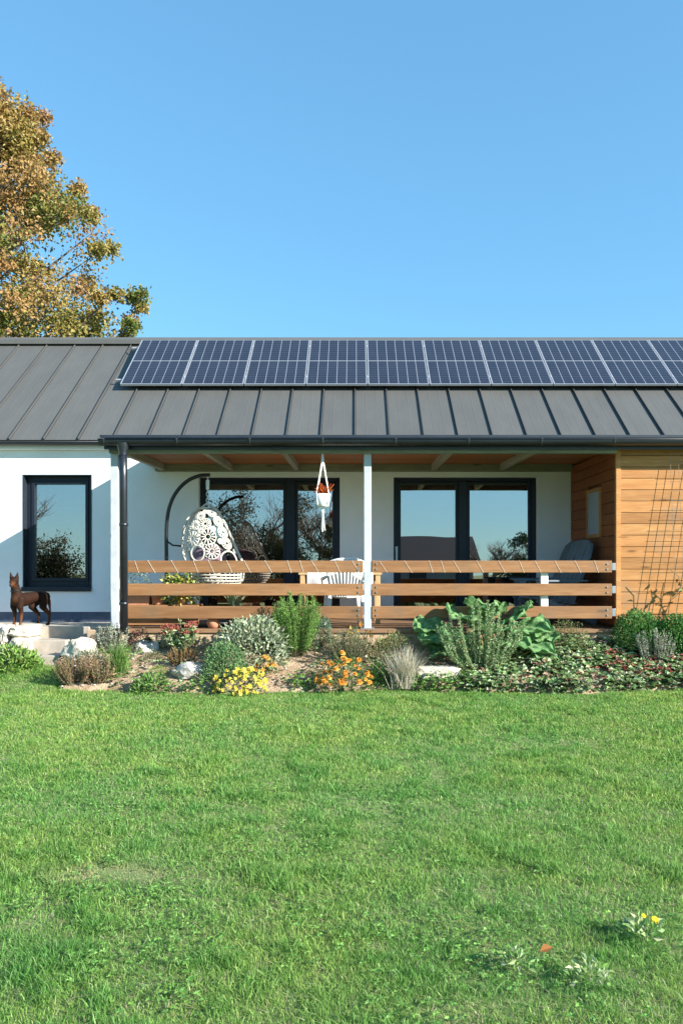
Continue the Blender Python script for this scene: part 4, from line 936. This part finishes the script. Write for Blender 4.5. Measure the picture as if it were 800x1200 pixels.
# ------------------------------------------------------------------ pots and plants on the terrace
BX0, BX1, BY, BZ = XX(149, 10.35), XX(233, 10.35), 10.3, DK+.29
t = thing('plant_bench', 'low wooden bench holding pots behind the left railing', 'bench', ((BX0+BX1)/2, BY+.15, DK))
mb = MB(); mb.box((BX0, BY, BZ-.035), (BX1, BY+.32, BZ)); mb.build('bench_top', M['railwood'], t, bevel=.004)
mb = MB(); mb.box((BX0+.01, BY+.015, DK+.02), (BX1-.01, BY+.04, DK+.13), (1.1, 1.1, 1.05)); mb.build('front_board', M['railwood'], t, bevel=.004)
for a in (BX0+.04, BX1-.09):
    mb = MB(); mb.box((a, BY+.045, DK), (a+.05, BY+.27, BZ-.036)); mb.build('leg', M['railwood'], t)
a0, a1 = XX(147, BY+.1), XX(177, BY+.1)
mb = MB(); mb.prism([(a0+.02, BZ+.001), (a1-.02, BZ+.001), (a1, BZ+.16), (a1-.012, BZ+.16), (a1-.03, BZ+.13), (a0+.03, BZ+.13), (a0+.012, BZ+.16), (a0, BZ+.16)], BY+.05, BY+.24, 'Y')
tr = thing('planter_box', 'rectangular terracotta planter box at the left end of the bench', 'planter', (a0, BY+.1, BZ)); mb.build('box', M['terracotta'], tr, bevel=.004)
g = np.random.default_rng(51); n = 150; add_leaves(tr, 'foliage', np.stack([g.uniform(a0+.03, a1-.03, n), g.uniform(BY+.07, BY+.22, n), BZ+.16+g.uniform(0, .28, n)], 1), g.normal(size=(n, 3))+np.array((0, 0, .8)), .05, .015, pal(n, [(.16, .22, .14), (.22, .26, .2), (.10, .14, .07)], .2))
def pot(name, label, px, Y, z, r, h, mat, leaves=None, seed=0, belly=False):
    x = XX(px, Y); t = thing(name, label, 'plant pot', (x, Y, z)); mb = MB()
    pr = [(0, 0), (r*.7, 0), (r*.78, h*.1), (r*.98, h*.85), (r*1.06, h*.86), (r*1.06, h), (r*.95, h), (r*.9, h*.9), (0, h*.88)]
    if belly: pr = [(0, 0), (r*.6, 0), (r*.95, h*.3), (r, h*.5), (r*.85, h*.8), (r*.8, h), (r*.72, h), (r*.7, h*.9), (0, h*.88)]
    mb.lathe(pr, (x, Y, z), 24); mb.build('pot', M[mat], t, smooth=True)
    if leaves:
        n, cols, L, Wl, rx, rz, kind = leaves; g = np.random.default_rng(seed)
        if kind == 'spike':
            V, Fq, Cc = blade_arrays(np.tile((x, Y, z+h*.9), (n, 1))+g.normal(size=(n, 3))*np.array((.015, .015, 0)), g.uniform(.7, 1.1, n)*rz, Wl, g.uniform(0, 6.28, n), g.uniform(.1, .7, n), pal(n, cols, .15), g)
            mesh_obj('foliage', V, Fq, Cc, M['leaf'], t)
        else:
            d = unit(g.normal(size=(n, 3))); P = np.array((x, Y, z+h+rz*.25))+d*g.uniform(.3, 1, (n, 1))*np.array((rx, rx*.8, rz)); P[:, 2] = np.maximum(P[:, 2], z+.03)
            add_leaves(t, 'foliage', P, d+g.normal(size=(n, 3))*.5+np.array((0, -.1, -.15)), L*g.uniform(.6, 1.25, n), Wl*g.uniform(.8, 1.2, n), pal(n, cols, .15))
            mb = MB()
            for k in range(14):
                q = P[g.integers(n)]; mb.tube([(x, Y, z+h*.9), (np.array((x, Y, z+h*.9))+q)/2+np.array((0, 0, .05)), q], .003, 4)
            mb.build('stem', M['stem'], t)
    return t
VAR = [(.42, .42, .08), (.55, .52, .18), (.20, .28, .06), (.30, .36, .10)]
pot('flower_pot', 'terracotta pot with yellow variegated leaves trailing over the bench below the egg chair', 213, BY+.13, BZ+.001, .10, .15, 'terracotta', (420, VAR, .085, .042, .30, .25, 'bush'), 52)
pot('flower_pot', 'round terracotta saucer pot between the planter box and the variegated plant', 185, BY+.1, BZ+.001, .085, .12, 'terracotta', (60, [(.16, .16, .1), (.2, .12, .1)], .05, .02, .08, .09, 'bush'), 53)
pot('flower_pot', 'tall pot plant with pale yellow green leaves standing behind the bench near the black stand', 202, BY+.47, DK, .12, .30, 'darkpot', (240, [(.40, .42, .14), (.22, .32, .09), (.5, .48, .22)], .10, .035, .13, .42, 'bush'), 54)
pot('flower_pot', 'small bellied terracotta pot standing on the deck edge below the lowest plank', 250, 10.05, DK, .085, .155, 'terracotta', None, 55, True)
pot('flower_pot', 'black pot with a spiky pale green plant behind the lowest plank', 274, 10.12, DK, .10, .20, 'darkpot', (110, [(.30, .36, .18), (.38, .42, .26)], .1, .012, .1, .32, 'spike'), 56)

# ------------------------------------------------------------------ trellis with climber
def trellis():
    x0, x1 = XX(785, 9.9), 6.4; zt, zb = 2.93, .72; yt, yb = 9.915, 9.70
    mb = MB(); nx = 24
    for i in range(nx): x = x0+i*.105; mb.tube([(x, yt, zt), (x, yb, zb)], .0026, 5)
    for j in range(19):
        f = j/18; y = yt+(yb-yt)*f; z = zt+(zb-zt)*f; mb.tube([(x0-.02, y-.006, z), (x0+(nx-1)*.105+.02, y-.006, z)], .0026, 5)
    tag(mb.build('wire_trellis', plain('trellis_wire', (.30, .24, .18), .6, .3), org=(x0, yb, zb)), 'rusty wire mesh trellis leaning on the sunlit timber wall', 'trellis')
trellis()
def climber():
    g = np.random.default_rng(61); b = np.array((4.62, 9.6, .35)); t = root('climbing_plant', 'thin climbing plant growing up the wire trellis', b, 'climber'); mb = MB(); P = []
    for k in range(5):
        q = b.copy(); pts = [q.copy()]; dx = g.normal()*.05
        for i in range(10): q = q+np.array((dx+g.normal()*.05, .012, g.uniform(.08, .15))); pts.append(q.copy())
        mb.tube(pts, .004, 5)
        for p in pts[4:]:
            if g.uniform() < .7: P += [p+g.normal(size=3)*np.array((.05, .02, .05)) for _ in range(2)]
    mb.build('stem', M['stem'], t); n = len(P); add_leaves(t, 'foliage', np.array(P), g.normal(size=(n, 3)), .07, .045, pal(n, [(.16, .15, .04), (.22, .12, .04), (.12, .16, .05)], .2))
climber()

# ------------------------------------------------------------------ dog
def dog():
    mb = MB()
    def cap(p, q, r0, r1, sq=(1, 1, 1)):
        p = Vector(p); q = Vector(q); N = 7; pts = []; rs = []
        d = (q-p); L = d.length; d.normalize()
        for k in range(5): a = math.pi/2*(1-k/5); pts.append(p-d*r0*math.sin(a)); rs.append(max(.0008, r0*math.cos(a)))
        for k in range(N): f = k/(N-1); pts.append(p+d*L*f); rs.append(r0+(r1-r0)*f)
        for k in range(1, 6): a = math.pi/2*k/5; pts.append(q+d*r1*math.sin(a)); rs.append(max(.0008, r1*math.cos(a)))
        mb.tube(pts, rs, 14)
    cap((.17, 0, .395), (.02, 0, .405), .100, .094); cap((.15, 0, .37), (.03, 0, .38), .085, .08); cap((.02, 0, .41), (-.16, 0, .435), .092, .072); cap((-.14, 0, .435), (-.27, 0, .435), .074, .078)
    cap((.18, 0, .43), (.205, 0, .53), .084, .066); cap((.205, 0, .53), (.225, 0, .63), .066, .054)
    for sg in (-1, 1):
        cap((.17, sg*.055, .40), (.19, sg*.065, .30), .065, .045); cap((.185, sg*.066, .30), (.165, sg*.066, .21), .044, .029); cap((.165, sg*.066, .21), (.175, sg*.063, .09), .027, .0195); cap((.175, sg*.063, .09), (.19, sg*.063, .03), .0195, .021); cap((.19, sg*.063, .022), (.222, sg*.064, .018), .024, .018)
        o = -.02 if sg > 0 else .05
        cap((-.26, sg*.05, .42), (-.19+o, sg*.072, .29), .083, .052); cap((-.19+o, sg*.072, .28), (-.315+o, sg*.07, .165), .045, .024); cap((-.315+o, sg*.07, .165), (-.30+o, sg*.07, .04), .0225, .0195); cap((-.295+o, sg*.07, .022), (-.262+o, sg*.07, .018), .024, .018)
    cap((-.33, 0, .455), (-.39, 0, .36), .028, .026); cap((-.39, 0, .36), (-.415, 0, .20), .026, .015)
    # head, turned towards the viewer
    hd = Matrix.Translation((.235, 0, .655)) @ Matrix.Rotation(R(30), 4, 'Z') @ Matrix.Rotation(R(8), 4, 'Y')
    def H(*p): return hd @ Vector(p)
    cap(H(-.01, 0, .01), H(.03, 0, .005), .062, .054); cap(H(.04, 0, -.012), H(.115, 0, -.03), .041, .026); cap(H(.03, 0, -.03), H(.10, 0, -.045), .034, .019)
    for sg in (-1, 1):
        cap(H(-.015, sg*.034, .05), H(-.015, sg*.052, .135), .031, .006); cap(H(.005, sg*.028, .045), H(-.005, sg*.05, .12), .02, .005)
    tmp = mb.build('body', M['dogcoat'], None)
    rm = tmp.modifiers.new('r', 'REMESH'); rm.mode = 'VOXEL'; rm.voxel_size = .0065
    sm = tmp.modifiers.new('s', 'SMOOTH'); sm.iterations = 6; sm.factor = .5
    bpy.context.view_layer.update(); dg = bpy.context.evaluated_depsgraph_get(); me = bpy.data.meshes.new_from_object(tmp.evaluated_get(dg)); bpy.data.objects.remove(tmp)
    n = len(me.vertices); co = np.empty(n*3, np.float32); me.vertices.foreach_get('co', co); co = co.reshape(-1, 3)
    tan = np.zeros(n); tan = np.maximum(tan, smooth((.25-co[:, 2])/.1)); hc = np.array(H(.09, 0, -.03)); tan = np.maximum(tan, .8*smooth((.075-np.linalg.norm(co-hc, axis=1))/.04)); tan = np.maximum(tan, .55*smooth((.09-np.linalg.norm(co-np.array((.25, 0, .42)), axis=1))/.05))
    rump = smooth((-.22-co[:, 0])/.06)*smooth((.47-co[:, 2])/.1); tan = np.maximum(tan, .75*rump); tail = (co[:, 0] < -.365); tan[tail] = 0
    col = np.array((1., 1., 1.))[None]*(1-tan[:, None])+np.array((4.2, 4.2, 3.4))[None]*tan[:, None]
    while len(me.color_attributes): me.color_attributes.remove(me.color_attributes[0])
    ca = me.color_attributes.new('Col', 'FLOAT_COLOR', 'POINT'); ca.data.foreach_set('color', np.concatenate([col, np.ones((n, 1))], 1).astype(np.float32).ravel())
    me.polygons.foreach_set('use_smooth', np.ones(len(me.polygons), bool)); me.materials.clear(); me.materials.append(M['dogcoat'])
    t = thing('dog', 'slim dark brown dog with pricked ears standing on the white stone wall', 'dog', (0, 0, 0)); b = bpy.data.objects.new('body', me); C.objects.link(b); b.parent = t
    for sg in (-1, 1):
        mb = MB(); p = H(.073, sg*.027, .018); mb.blob(p, (.009, .009, .009), sub=2, rough=0); mb.build('eye', M['eye'], t, smooth=True)
    mb = MB(); mb.blob(H(.143, 0, -.026), (.013, .016, .012), sub=2, rough=.05); mb.build('nose', M['black'], t, smooth=True)
    mb = MB(); ps = []
    for k in range(17):
        a = 2*math.pi*k/16; c0 = Vector((.205, 0, .535)); ax = Vector((.2, 0, .95)).normalized(); u = Vector((0, 1, 0)); v = ax.cross(u); ps.append(c0+u*.072*math.cos(a)+v*.072*math.sin(a))
    mb.tube(ps, .008, 6, cap=False); mb.build('collar', M['black'], t)
    t.rotation_euler = (0, 0, math.pi+R(64)); t.scale = (.93, .93, .93)
    t.location = (XX(36, 10.45), 10.36, DK-.005); return t
M['eye'] = plain('eye', (.05, .025, .01), .1)
dog()

# ------------------------------------------------------------------ trees
def branch_tree(t, base, height, r0, seed, spread=.55, levels=4, kids=5, ratio=.62, mat='bark', trunk_frac=.3, minr=.006):
    """recursive tapered limbs; returns the twig ends"""
    g = np.random.default_rng(seed); tips = []; trunk = MB(); limbs = MB()
    def grow(p, d, L, r, lv):
        n = 5; pts = [p]; q = p.copy(); dd = d.copy()
        for i in range(n):
            dd = dd+g.normal(size=3)*.10+np.array((0, 0, .04)); dd /= np.linalg.norm(dd); q = q+dd*L/n; pts.append(q)
        (trunk if lv == 0 else limbs).tube(pts, list(np.linspace(r, max(minr, r*(.55 if lv < levels else .3)), n+1)), 8 if lv < 2 else (5 if lv < 3 else 3), cap=False)
        if lv >= levels: tips.append(q); return
        k = kids if lv else kids+2
        for i in range(k):
            f = g.uniform(.35, 1.0) if lv else g.uniform(trunk_frac, 1.0); j = min(n-1, int(f*n)); pp = pts[j]+(pts[j+1]-pts[j])*(f*n-j if f < 1 else 1)
            a = g.uniform(0, 6.28); e = np.array((math.cos(a), math.sin(a), g.uniform(-.1, .5))); nd = dd*(1-spread)+e*spread; nd /= np.linalg.norm(nd)
            grow(pp, nd, L*ratio*g.uniform(.75, 1.15), max(minr, r*.5), lv+1)
        if lv: grow(q, dd, L*ratio, max(minr, r*.5), lv+1)
    grow(np.array(base, float), np.array((g.normal()*.04, g.normal()*.04, 1.)), height, r0, 0)
    trunk.build('trunk', M[mat], t, smooth=True); limbs.build('limbs', M[mat], t, smooth=True); return np.array(tips)
# autumn tree behind the left end of the house
def autumn_tree():
    Y = 22.5; base = np.array((XX(-45, Y), Y, 0.)); t = thing('autumn_tree', 'tall tree with orange and yellow green autumn leaves behind the left end of the house', 'tree', base); g = np.random.default_rng(71); k = Y/F
    def half(z):                                  # crown half width (m) by height
        py = CY-(z-EYE)/k; return np.interp(py, [96, 112, 135, 160, 205, 260, 330, 400, 470, 540], [0, 40, 74, 88, 118, 158, 180, 188, 195, 150])*k
    top = ZZ(104, Y); cl = [np.array((XX(px, Y), Y+dy, ZZ(py, Y))) for px, py, dy in ((140, 352, -.5), (150, 345, .2), (158, 352, .6), (165, 345, 0), (148, 372, .4), (158, 385, -.3), (138, 385, .8), (130, 362, -.9), (122, 300, -.5), (126, 285, .4), (34, 132, 0), (30, 142, .5), (54, 168, -.3), (60, 180, .2), (40, 124, .6), (92, 222, 0), (100, 240, .5), (112, 262, -.5))]
    while len(cl) < 520:
        z = g.uniform(4.8, top); h = half(z); a = g.uniform(0, 6.28); rr = h*math.sqrt(g.uniform(.12, 1))*.93
        p = np.array((base[0]+rr*math.cos(a), base[1]+rr*math.sin(a)*.9, z))
        # pockets of sky: skip clumps falling in random holes
        q = math.sin(p[0]*1.5+1)*math.sin(p[2]*1.25+2)*1.0+math.sin(p[0]*.9-p[2]*1.4+p[1]*.8)
        if q > .78: continue
        cl.append(p)
    cl = np.array(cl)
    trunk = MB(); trunk.tube([base, base+np.array((.1, 0, 4)), base+np.array((-.1, .1, 8)), base+np.array((.1, 0, 12)), base+np.array((0, 0, 15))], [.45, .36, .25, .13, .03], 10); trunk.build('trunk', M['bark'], t, smooth=True)
    mb = MB(); order = np.argsort(-cl[:, 2]); prev = []
    for i, c in enumerate(cl):
        d = c-base; zz = max(2.5, c[2]-np.hypot(d[0], d[1])*.75-.3); st_ = base+np.array((0, 0, min(zz, 14.5)))
        near = cl[np.argsort(np.linalg.norm(cl-c, axis=1))[1:6]]; near = [q for q in near if np.hypot(q[0]-base[0], q[1]-base[1]) < np.hypot(d[0], d[1])-.2]
        if near and i % 5: st_ = near[0]; mb.tube([st_, (st_+c)/2+g.normal(size=3)*.08, c], [.03, .02, .008], 4, cap=False)
        else: mb.tube([st_, st_*.6+c*.4+np.array((0, 0, -.12)), c], [.10, .055, .012], 5, cap=False)
    mb.build('limbs', M['bark'], t, smooth=True)
    per = 215; n = len(cl)*per; cr = np.repeat(np.where(np.arange(len(cl)) < 18, .27, g.uniform(.34, .78, len(cl))), per)[:, None]
    off = np.clip(g.normal(size=(n, 3)), -1.9, 1.9)*np.array((.50, .50, .38)); P = np.repeat(cl, per, 0)+off*cr
    hz = np.clip((np.repeat(cl[:, 2], per)-6)/8, 0, 1); hd = np.repeat(np.hypot(cl[:, 0]-base[0], cl[:, 1]-base[1])/np.maximum(half(cl[:, 2]), .3), per)
    warm = np.clip(.14+.5*hz+.3*(hd-.5)+np.repeat(g.normal(size=len(cl))*.30, per)+g.normal(size=n)*.13, 0, 1)[:, None]
    cA = np.array((.15, .185, .042)); cB = np.array((.37, .215, .085)); cM = np.array((.32, .245, .066))
    col = np.where(warm < .5, cA+(cM-cA)*warm*2, cM+(cB-cM)*(warm-.5)*2)*(1+g.normal(size=(n, 1))*.13); col = np.clip(col, .01, .8)
    D = g.normal(size=(n, 3))+np.array((0, 0, -.3)); V, Fq, Cc = leaf_arrays(P, D, .118*g.uniform(.55, 1.25, n), .094*g.uniform(.6, 1.2, n), col, .15)
    mesh_obj('crown', V, Fq, Cc, M['leaf'], t)
autumn_tree()
# things behind the viewer, seen mirrored in the panes
for i, (x, y, h, r, lab) in enumerate(((7.7, -19.5, 2.0, .15, 'bare tree across the lawn mirrored in the right sliding door'), (-17.5, -15.0, 2.9, .2, 'bare tree across the lawn mirrored in the small left window'), (-5.5, -20.0, 2.8, .17, 'bare tree across the lawn mirrored in the left sliding door'), (-2.2, -24, 2.9, .17, 'bare tree further back mirrored in the left sliding door'))):
    t = thing('bare_tree', lab, 'tree', (x, y, 0), 'bare trees across the lawn'); branch_tree(t, (x, y, 0), h, r, 80+i, .58, 4, 4, .66)
def far_shrub(name, label, x, y, rx, rz, cols, n, seed, L=.16):
    g = np.random.default_rng(seed); t = thing(name, label, 'bush', (x, y, 0), 'bushes across the lawn'); cl = unit(g.normal(size=(46, 3))); cl[:, 2] = np.abs(cl[:, 2]); cl = cl*g.uniform(.35, .95, (46, 1))*np.array((rx, rx*.8, rz)); per = n//46; m = per*46
    P = np.repeat(cl, per, 0)+g.normal(size=(m, 3))*rx*.14+np.array((x, y, .1)); P[:, 2] = np.maximum(P[:, 2], .03); add_leaves(t, 'foliage', P, g.normal(size=(m, 3)), L*g.uniform(.6, 1.2, m), L*.5, pal(m, cols, .25))
    mb = MB()
    for c in cl[::4]: mb.tube([(x, y, 0), (x+c[0]*.5, y+c[1]*.5, c[2]*.45), (x+c[0], y+c[1], c[2])], [.05, .03, .01], 5)
    mb.build('trunk', M['bark'], t)
BR = [(.10, .085, .04), (.14, .11, .05), (.07, .075, .03)]; EGR = [(.03, .055, .025), (.045, .08, .035)]
far_shrub('evergreen_bush', 'dark round evergreen mirrored at the right edge of the right sliding door', 9.7, -20, 1.15, 3.7, EGR, 7000, 91)
for i, (x, y, r, h) in enumerate(((-9.3, -17, 2.1, 6.6), (-6.4, -18, 2.1, 7.0), (-3.6, -17.4, 2.0, 6.4), (-1.0, -18, 1.6, 4.8), (-19, -15, 2.2, 3.4), (-15.6, -15.4, 2.0, 3.0), (-22, -16, 2.0, 3.6))):
    far_shrub('brown_bush', ['brown bush at the left end of the hedge mirrored in the left sliding door', 'tall brown bush second from the left mirrored in the left sliding door', 'brown bush third from the left mirrored in the left sliding door', 'brown bush nearest the white wall mirrored in the left sliding door', 'dark bush mirrored low in the small left window', 'low dark bush mirrored at the right of the small left window', 'dark bush mirrored beyond the left edge of the small left window'][i], x, y, r, h, BR, 9000, 100+i)
nh = thing('neighbour_house', 'neighbouring house with dark gabled roof mirrored in the right sliding door', 'house', (4.4, -22, 0))
mb = MB(); mb.box((2.0, -26, 0), (7.0, -21, 1.9)); mb.build('wall', plain('far_wall', (.22, .24, .27), .9), nh)
mb = MB(); mb.prism([(-27.0, 1.75), (-20.4, 1.75), (-20.4, 1.85), (-23.6, 3.6), (-27.0, 1.95)], 1.6, 7.4, 'X'); mb.build('roof', plain('far_roof', (.03, .028, .03), .8), nh)
mb = MB(); mb.box((3.2, -20.99, .9), (4.2, -20.96, 1.6)); mb.build('window', M['pvc'], nh)

# ------------------------------------------------------------------ grass
def bed_edge(X): return 8.93+.10*np.sin(X*1.7+1)+.05*np.sin(X*4.1)
def vnoise(X, Y, sc, seed):
    g = np.random.default_rng(seed); T = g.uniform(-1, 1, (64, 64)); x = X*sc+31.3; y = Y*sc+17.7
    i = np.floor(x).astype(int); j = np.floor(y).astype(int); u = x-i; v = y-j; u = u*u*(3-2*u); v = v*v*(3-2*v); i %= 64; j %= 64; i2 = (i+1) % 64; j2 = (j+1) % 64
    return (T[i, j]*(1-u)+T[i2, j]*u)*(1-v)+(T[i, j2]*(1-u)+T[i2, j2]*u)*v
def lawn_grass():
    g = np.random.default_rng(5); out = []
    for (ya, yb, dens, wd) in ((1.0, 3.2, 26000, .0025), (3.2, 4.6, 19000, .0032), (4.6, 6.4, 12500, .0043), (6.4, 9.9, 9000, .0058)):
        xm = lambda Y: Y*.5+2.0
        W_ = 2*xm(yb); n = int(dens*W_*(yb-ya)); X = g.uniform(-W_/2, W_/2, n); Y = g.uniform(ya, yb, n)
        k = (np.abs(X) < xm(Y)) & ((np.abs(X) < Y*.5+.5) & (Y > 1.8) | (g.uniform(size=n) < .45)); e = np.where(X > -3.42, bed_edge(X)+.05+g.normal(size=n)*.06, np.where(X > -4.5, 9.66, 9.8)); k &= Y < e
        big = vnoise(X, Y, 1.1, 1); mid = vnoise(X, Y, 3.1, 2); fin = vnoise(X, Y, 9.5, 3); tiny = vnoise(X, Y, 24, 4)
        spot = np.hypot((X+1.20+.10*mid)/.22, (Y-3.72+.07*fin)/.12)
        k &= g.uniform(size=n) < np.clip(.98+.15*big+.2*mid+.26*fin+.2*tiny, .3, 1)*np.clip(spot-.05, .45, 1)
        X, Y, big, mid, fin, tiny, spot = (q[k] for q in (X, Y, big, mid, fin, tiny, spot)); n = len(X)
        tuftk = np.clip((mid*.6+fin*.9-.42)*3, 0, 1)
        H = .033*(1+.15*big+.18*mid+.22*fin)*(1+.4*tuftk)*g.uniform(.5, 1.35, n); H = np.where(g.uniform(size=n) < .02, H*1.9, H); H = np.maximum(H*np.clip(spot, .45, 1), .012)
        P = np.stack([X, Y, lawn_z(X, Y)-.003], 1)
        c = pal(n, [(.150, .300, .055), (.205, .375, .080), (.105, .225, .045), (.30, .42, .13)], .17, [.34, .32, .20, .14])
        yl = np.clip(.50+.40*big+.30*mid-.25*fin, 0, 1)[:, None]
        c = c*(np.array((.80, .92, .95))*(1-yl)+np.array((1.35, 1.12, 1.1))*yl)
        dk = tuftk[:, None]; c = c*(1-dk*np.array((.20, .10, .15)))*np.array((1.27, 1.22, 1.36))
        dry = (g.uniform(size=n) < np.clip(.07-.10*fin-.06*mid, .015, .3)); c = np.where(dry[:, None], pal(n, [(.46, .42, .25), (.38, .33, .19), (.55, .50, .33)], .15), c)
        br = np.clip(1.2-spot+.35*fin, 0, 1)[:, None]*.85; c = c*(1-br)+np.array((.50, .43, .24))*br
        lean = np.abs(g.normal(size=n))*.55+.2; lean = np.where(dry, lean+.9, lean)
        ang = g.uniform(0, 6.28, n)
        out.append(blade_arrays(P, H, wd*g.uniform(.7, 1.35, n), ang, lean, c, g))
    Vs = []; Fs = []; Cs = []; o = 0
    for V, Fq, Cc in out: Vs.append(V); Fs.append(Fq+o); Cs.append(Cc); o += len(V)
    ob = mesh_obj('grass', np.concatenate(Vs), np.concatenate(Fs), np.concatenate(Cs), M['grass'], None)
    tag(ob, 'mown green lawn grass in front of the flower bed', 'grass', kind='stuff')
lawn_grass()
def clover():
    g = np.random.default_rng(8); P = []
    for k in range(80):
        py = g.uniform(830, 1195); px = g.uniform(-40, 840); c = lawn_pt(px, py); m = int(g.integers(8, 30)); r = g.uniform(.05, .16)
        P.append(c+np.stack([g.normal(size=m)*r, g.normal(size=m)*r, g.uniform(.015, .04, m)], 1))
    P = np.concatenate(P); n = len(P); az = g.uniform(0, 6.28, n); PP = []; DD = []; c = pal(n, [(.15, .30, .06), (.20, .36, .09), (.11, .24, .05)], .15)
    for k in (0, 2.1, 4.2): PP.append(P); DD.append(np.stack([np.cos(az+k), np.sin(az+k), g.uniform(-.1, .3, n)], 1))
    V, Fq, Cc = leaf_arrays(np.concatenate(PP), np.concatenate(DD), .017, .015, np.concatenate([c]*3), .1, np.tile((0, 0, 1.), (3*n, 1))+g.normal(size=(3*n, 3))*.2)
    tag(mesh_obj('clover', V, Fq, Cc, M['leaf'], None), 'clover and small leafy weeds mixed into the lawn', 'clover', kind='stuff')
clover()
def lawn_weed(name, label, px, py, cols, n, r, L, cat='weed', flowers=()):
    p = lawn_pt(px, py); t = root(name, label, p, cat); g = np.random.default_rng(int(px+py)); d = unit(g.normal(size=(n, 3))); d[:, 2] = np.abs(d[:, 2])*.8+.2
    add_leaves(t, 'foliage', p+d*np.array((r, r, .05))*g.uniform(.2, 1, (n, 1))+np.array((0, 0, .035)), d+g.normal(size=(n, 3))*.4, L*g.uniform(.6, 1.3, n), L*.5, pal(n, cols, .15))
    for (fx, fy) in flowers:
        q = W(fx, fy, p[1]); o = flower_mesh('flower', .019 if fx > 760 else .011, [(.80, .55, .02), (.85, .62, .05)], 2, .22, 16); o.parent = t; o.location = tuple(q-p); o.rotation_euler = (.5, 0, 0); o['_org'] = tuple(p)
        mb = MB(); mb.tube([p, (p+q)/2+np.array((.006, 0, .0)), q], .003, 6); mb.build('stem', M['stem'], t)
PW = [(.34, .44, .20), (.22, .36, .11), (.44, .50, .30), (.14, .27, .06)]
lawn_weed('dandelion', 'flowering weed with two small yellow blooms in the lawn at lower right', 752, 1105, PW, 60, .08, .035, 'dandelion', ((753.5, 1073), (767, 1078)))
lawn_weed('lawn_weed', 'pale leaved weed beside the fallen brown leaf in the lawn', 608, 1142, PW, 46, .075, .03)
lawn_weed('lawn_weed', 'pale leaved weed in the lawn below the yellow dandelion', 694, 1158, PW, 60, .10, .03)
lp_ = lawn_pt(632, 1132)+np.array((0, 0, .055)); V, Fq, Cc = leaf_arrays(np.array([lp_]), np.array([(.8, -.1, .35)]), .05, .034, np.array([(.50, .20, .07)]), .2, np.array([(0, -.6, .8)])); tag(mesh_obj('fallen_leaf', V, Fq, Cc, M['leaf'], None, org=lp_), 'single fallen orange brown leaf lying on the lawn', 'leaf')

# ------------------------------------------------------------------ light, sky, camera
AZ, EL = R(61), math.atan(.48)
sd = Vector((math.sin(AZ)*math.cos(EL), -math.cos(AZ)*math.cos(EL), math.sin(EL)))
L = bpy.data.lights.new('sun', 'SUN'); L.energy = 4.8; L.angle = R(.5); L.color = (1, .95, .86)
lo = bpy.data.objects.new('sun', L); C.objects.link(lo); lo.rotation_euler = sd.to_track_quat('Z', 'Y').to_euler(); lo.location = (20, -10, 20)
w = bpy.data.worlds.new('World'); SC.world = w; w.use_nodes = True; nt = w.node_tree; bg = nt.nodes['Background']
sk = nt.nodes.new('ShaderNodeTexSky'); sk.sky_type = 'NISHITA'; sk.sun_disc = False; sk.sun_elevation = EL
sk.sun_rotation = math.atan2(sd.x, sd.y)
sk.altitude = 0; sk.air_density = 1.1; sk.dust_density = .0; sk.ozone_density = 2.0
hs = nt.nodes.new('ShaderNodeHueSaturation'); hs.inputs['Saturation'].default_value = 1.12; hs.inputs['Hue'].default_value = .496; nt.links.new(sk.outputs[0], hs.inputs['Color']); gm = nt.nodes.new('ShaderNodeGamma'); gm.inputs[1].default_value = .52; nt.links.new(hs.outputs[0], gm.inputs[0]); nt.links.new(mixrgb(nt, 1.0, gm.outputs[0], (.555, 1.0, 1.30), 'MULTIPLY'), bg.inputs[0]); bg.inputs[1].default_value = .148
cam = bpy.data.cameras.new('camera'); co = bpy.data.objects.new('camera', cam); C.objects.link(co); SC.camera = co
co.location = (0, 0, EYE); co.rotation_euler = (R(90), 0, 0); cam.sensor_fit = 'VERTICAL'; cam.sensor_height = 36; cam.lens = 27
cam.shift_x = (400-CX)/1200; cam.shift_y = (CY-600)/1200; cam.clip_end = 1500; cam.clip_start = .05
SC.render.resolution_x = 682; SC.render.resolution_y = 1024
vs = SC.view_settings; vs.view_transform = 'Standard'; vs.look = 'None'; vs.exposure = 1.38; vs.gamma = 1
SC.render.engine = 'CYCLES'; SC.cycles.max_bounces = 8; SC.cycles.transparent_max_bounces = 12; SC.cycles.use_denoising = True
SC.cycles.sample_clamp_indirect = 6
for o in bpy.data.objects:
    if '_org' in o: del o['_org']
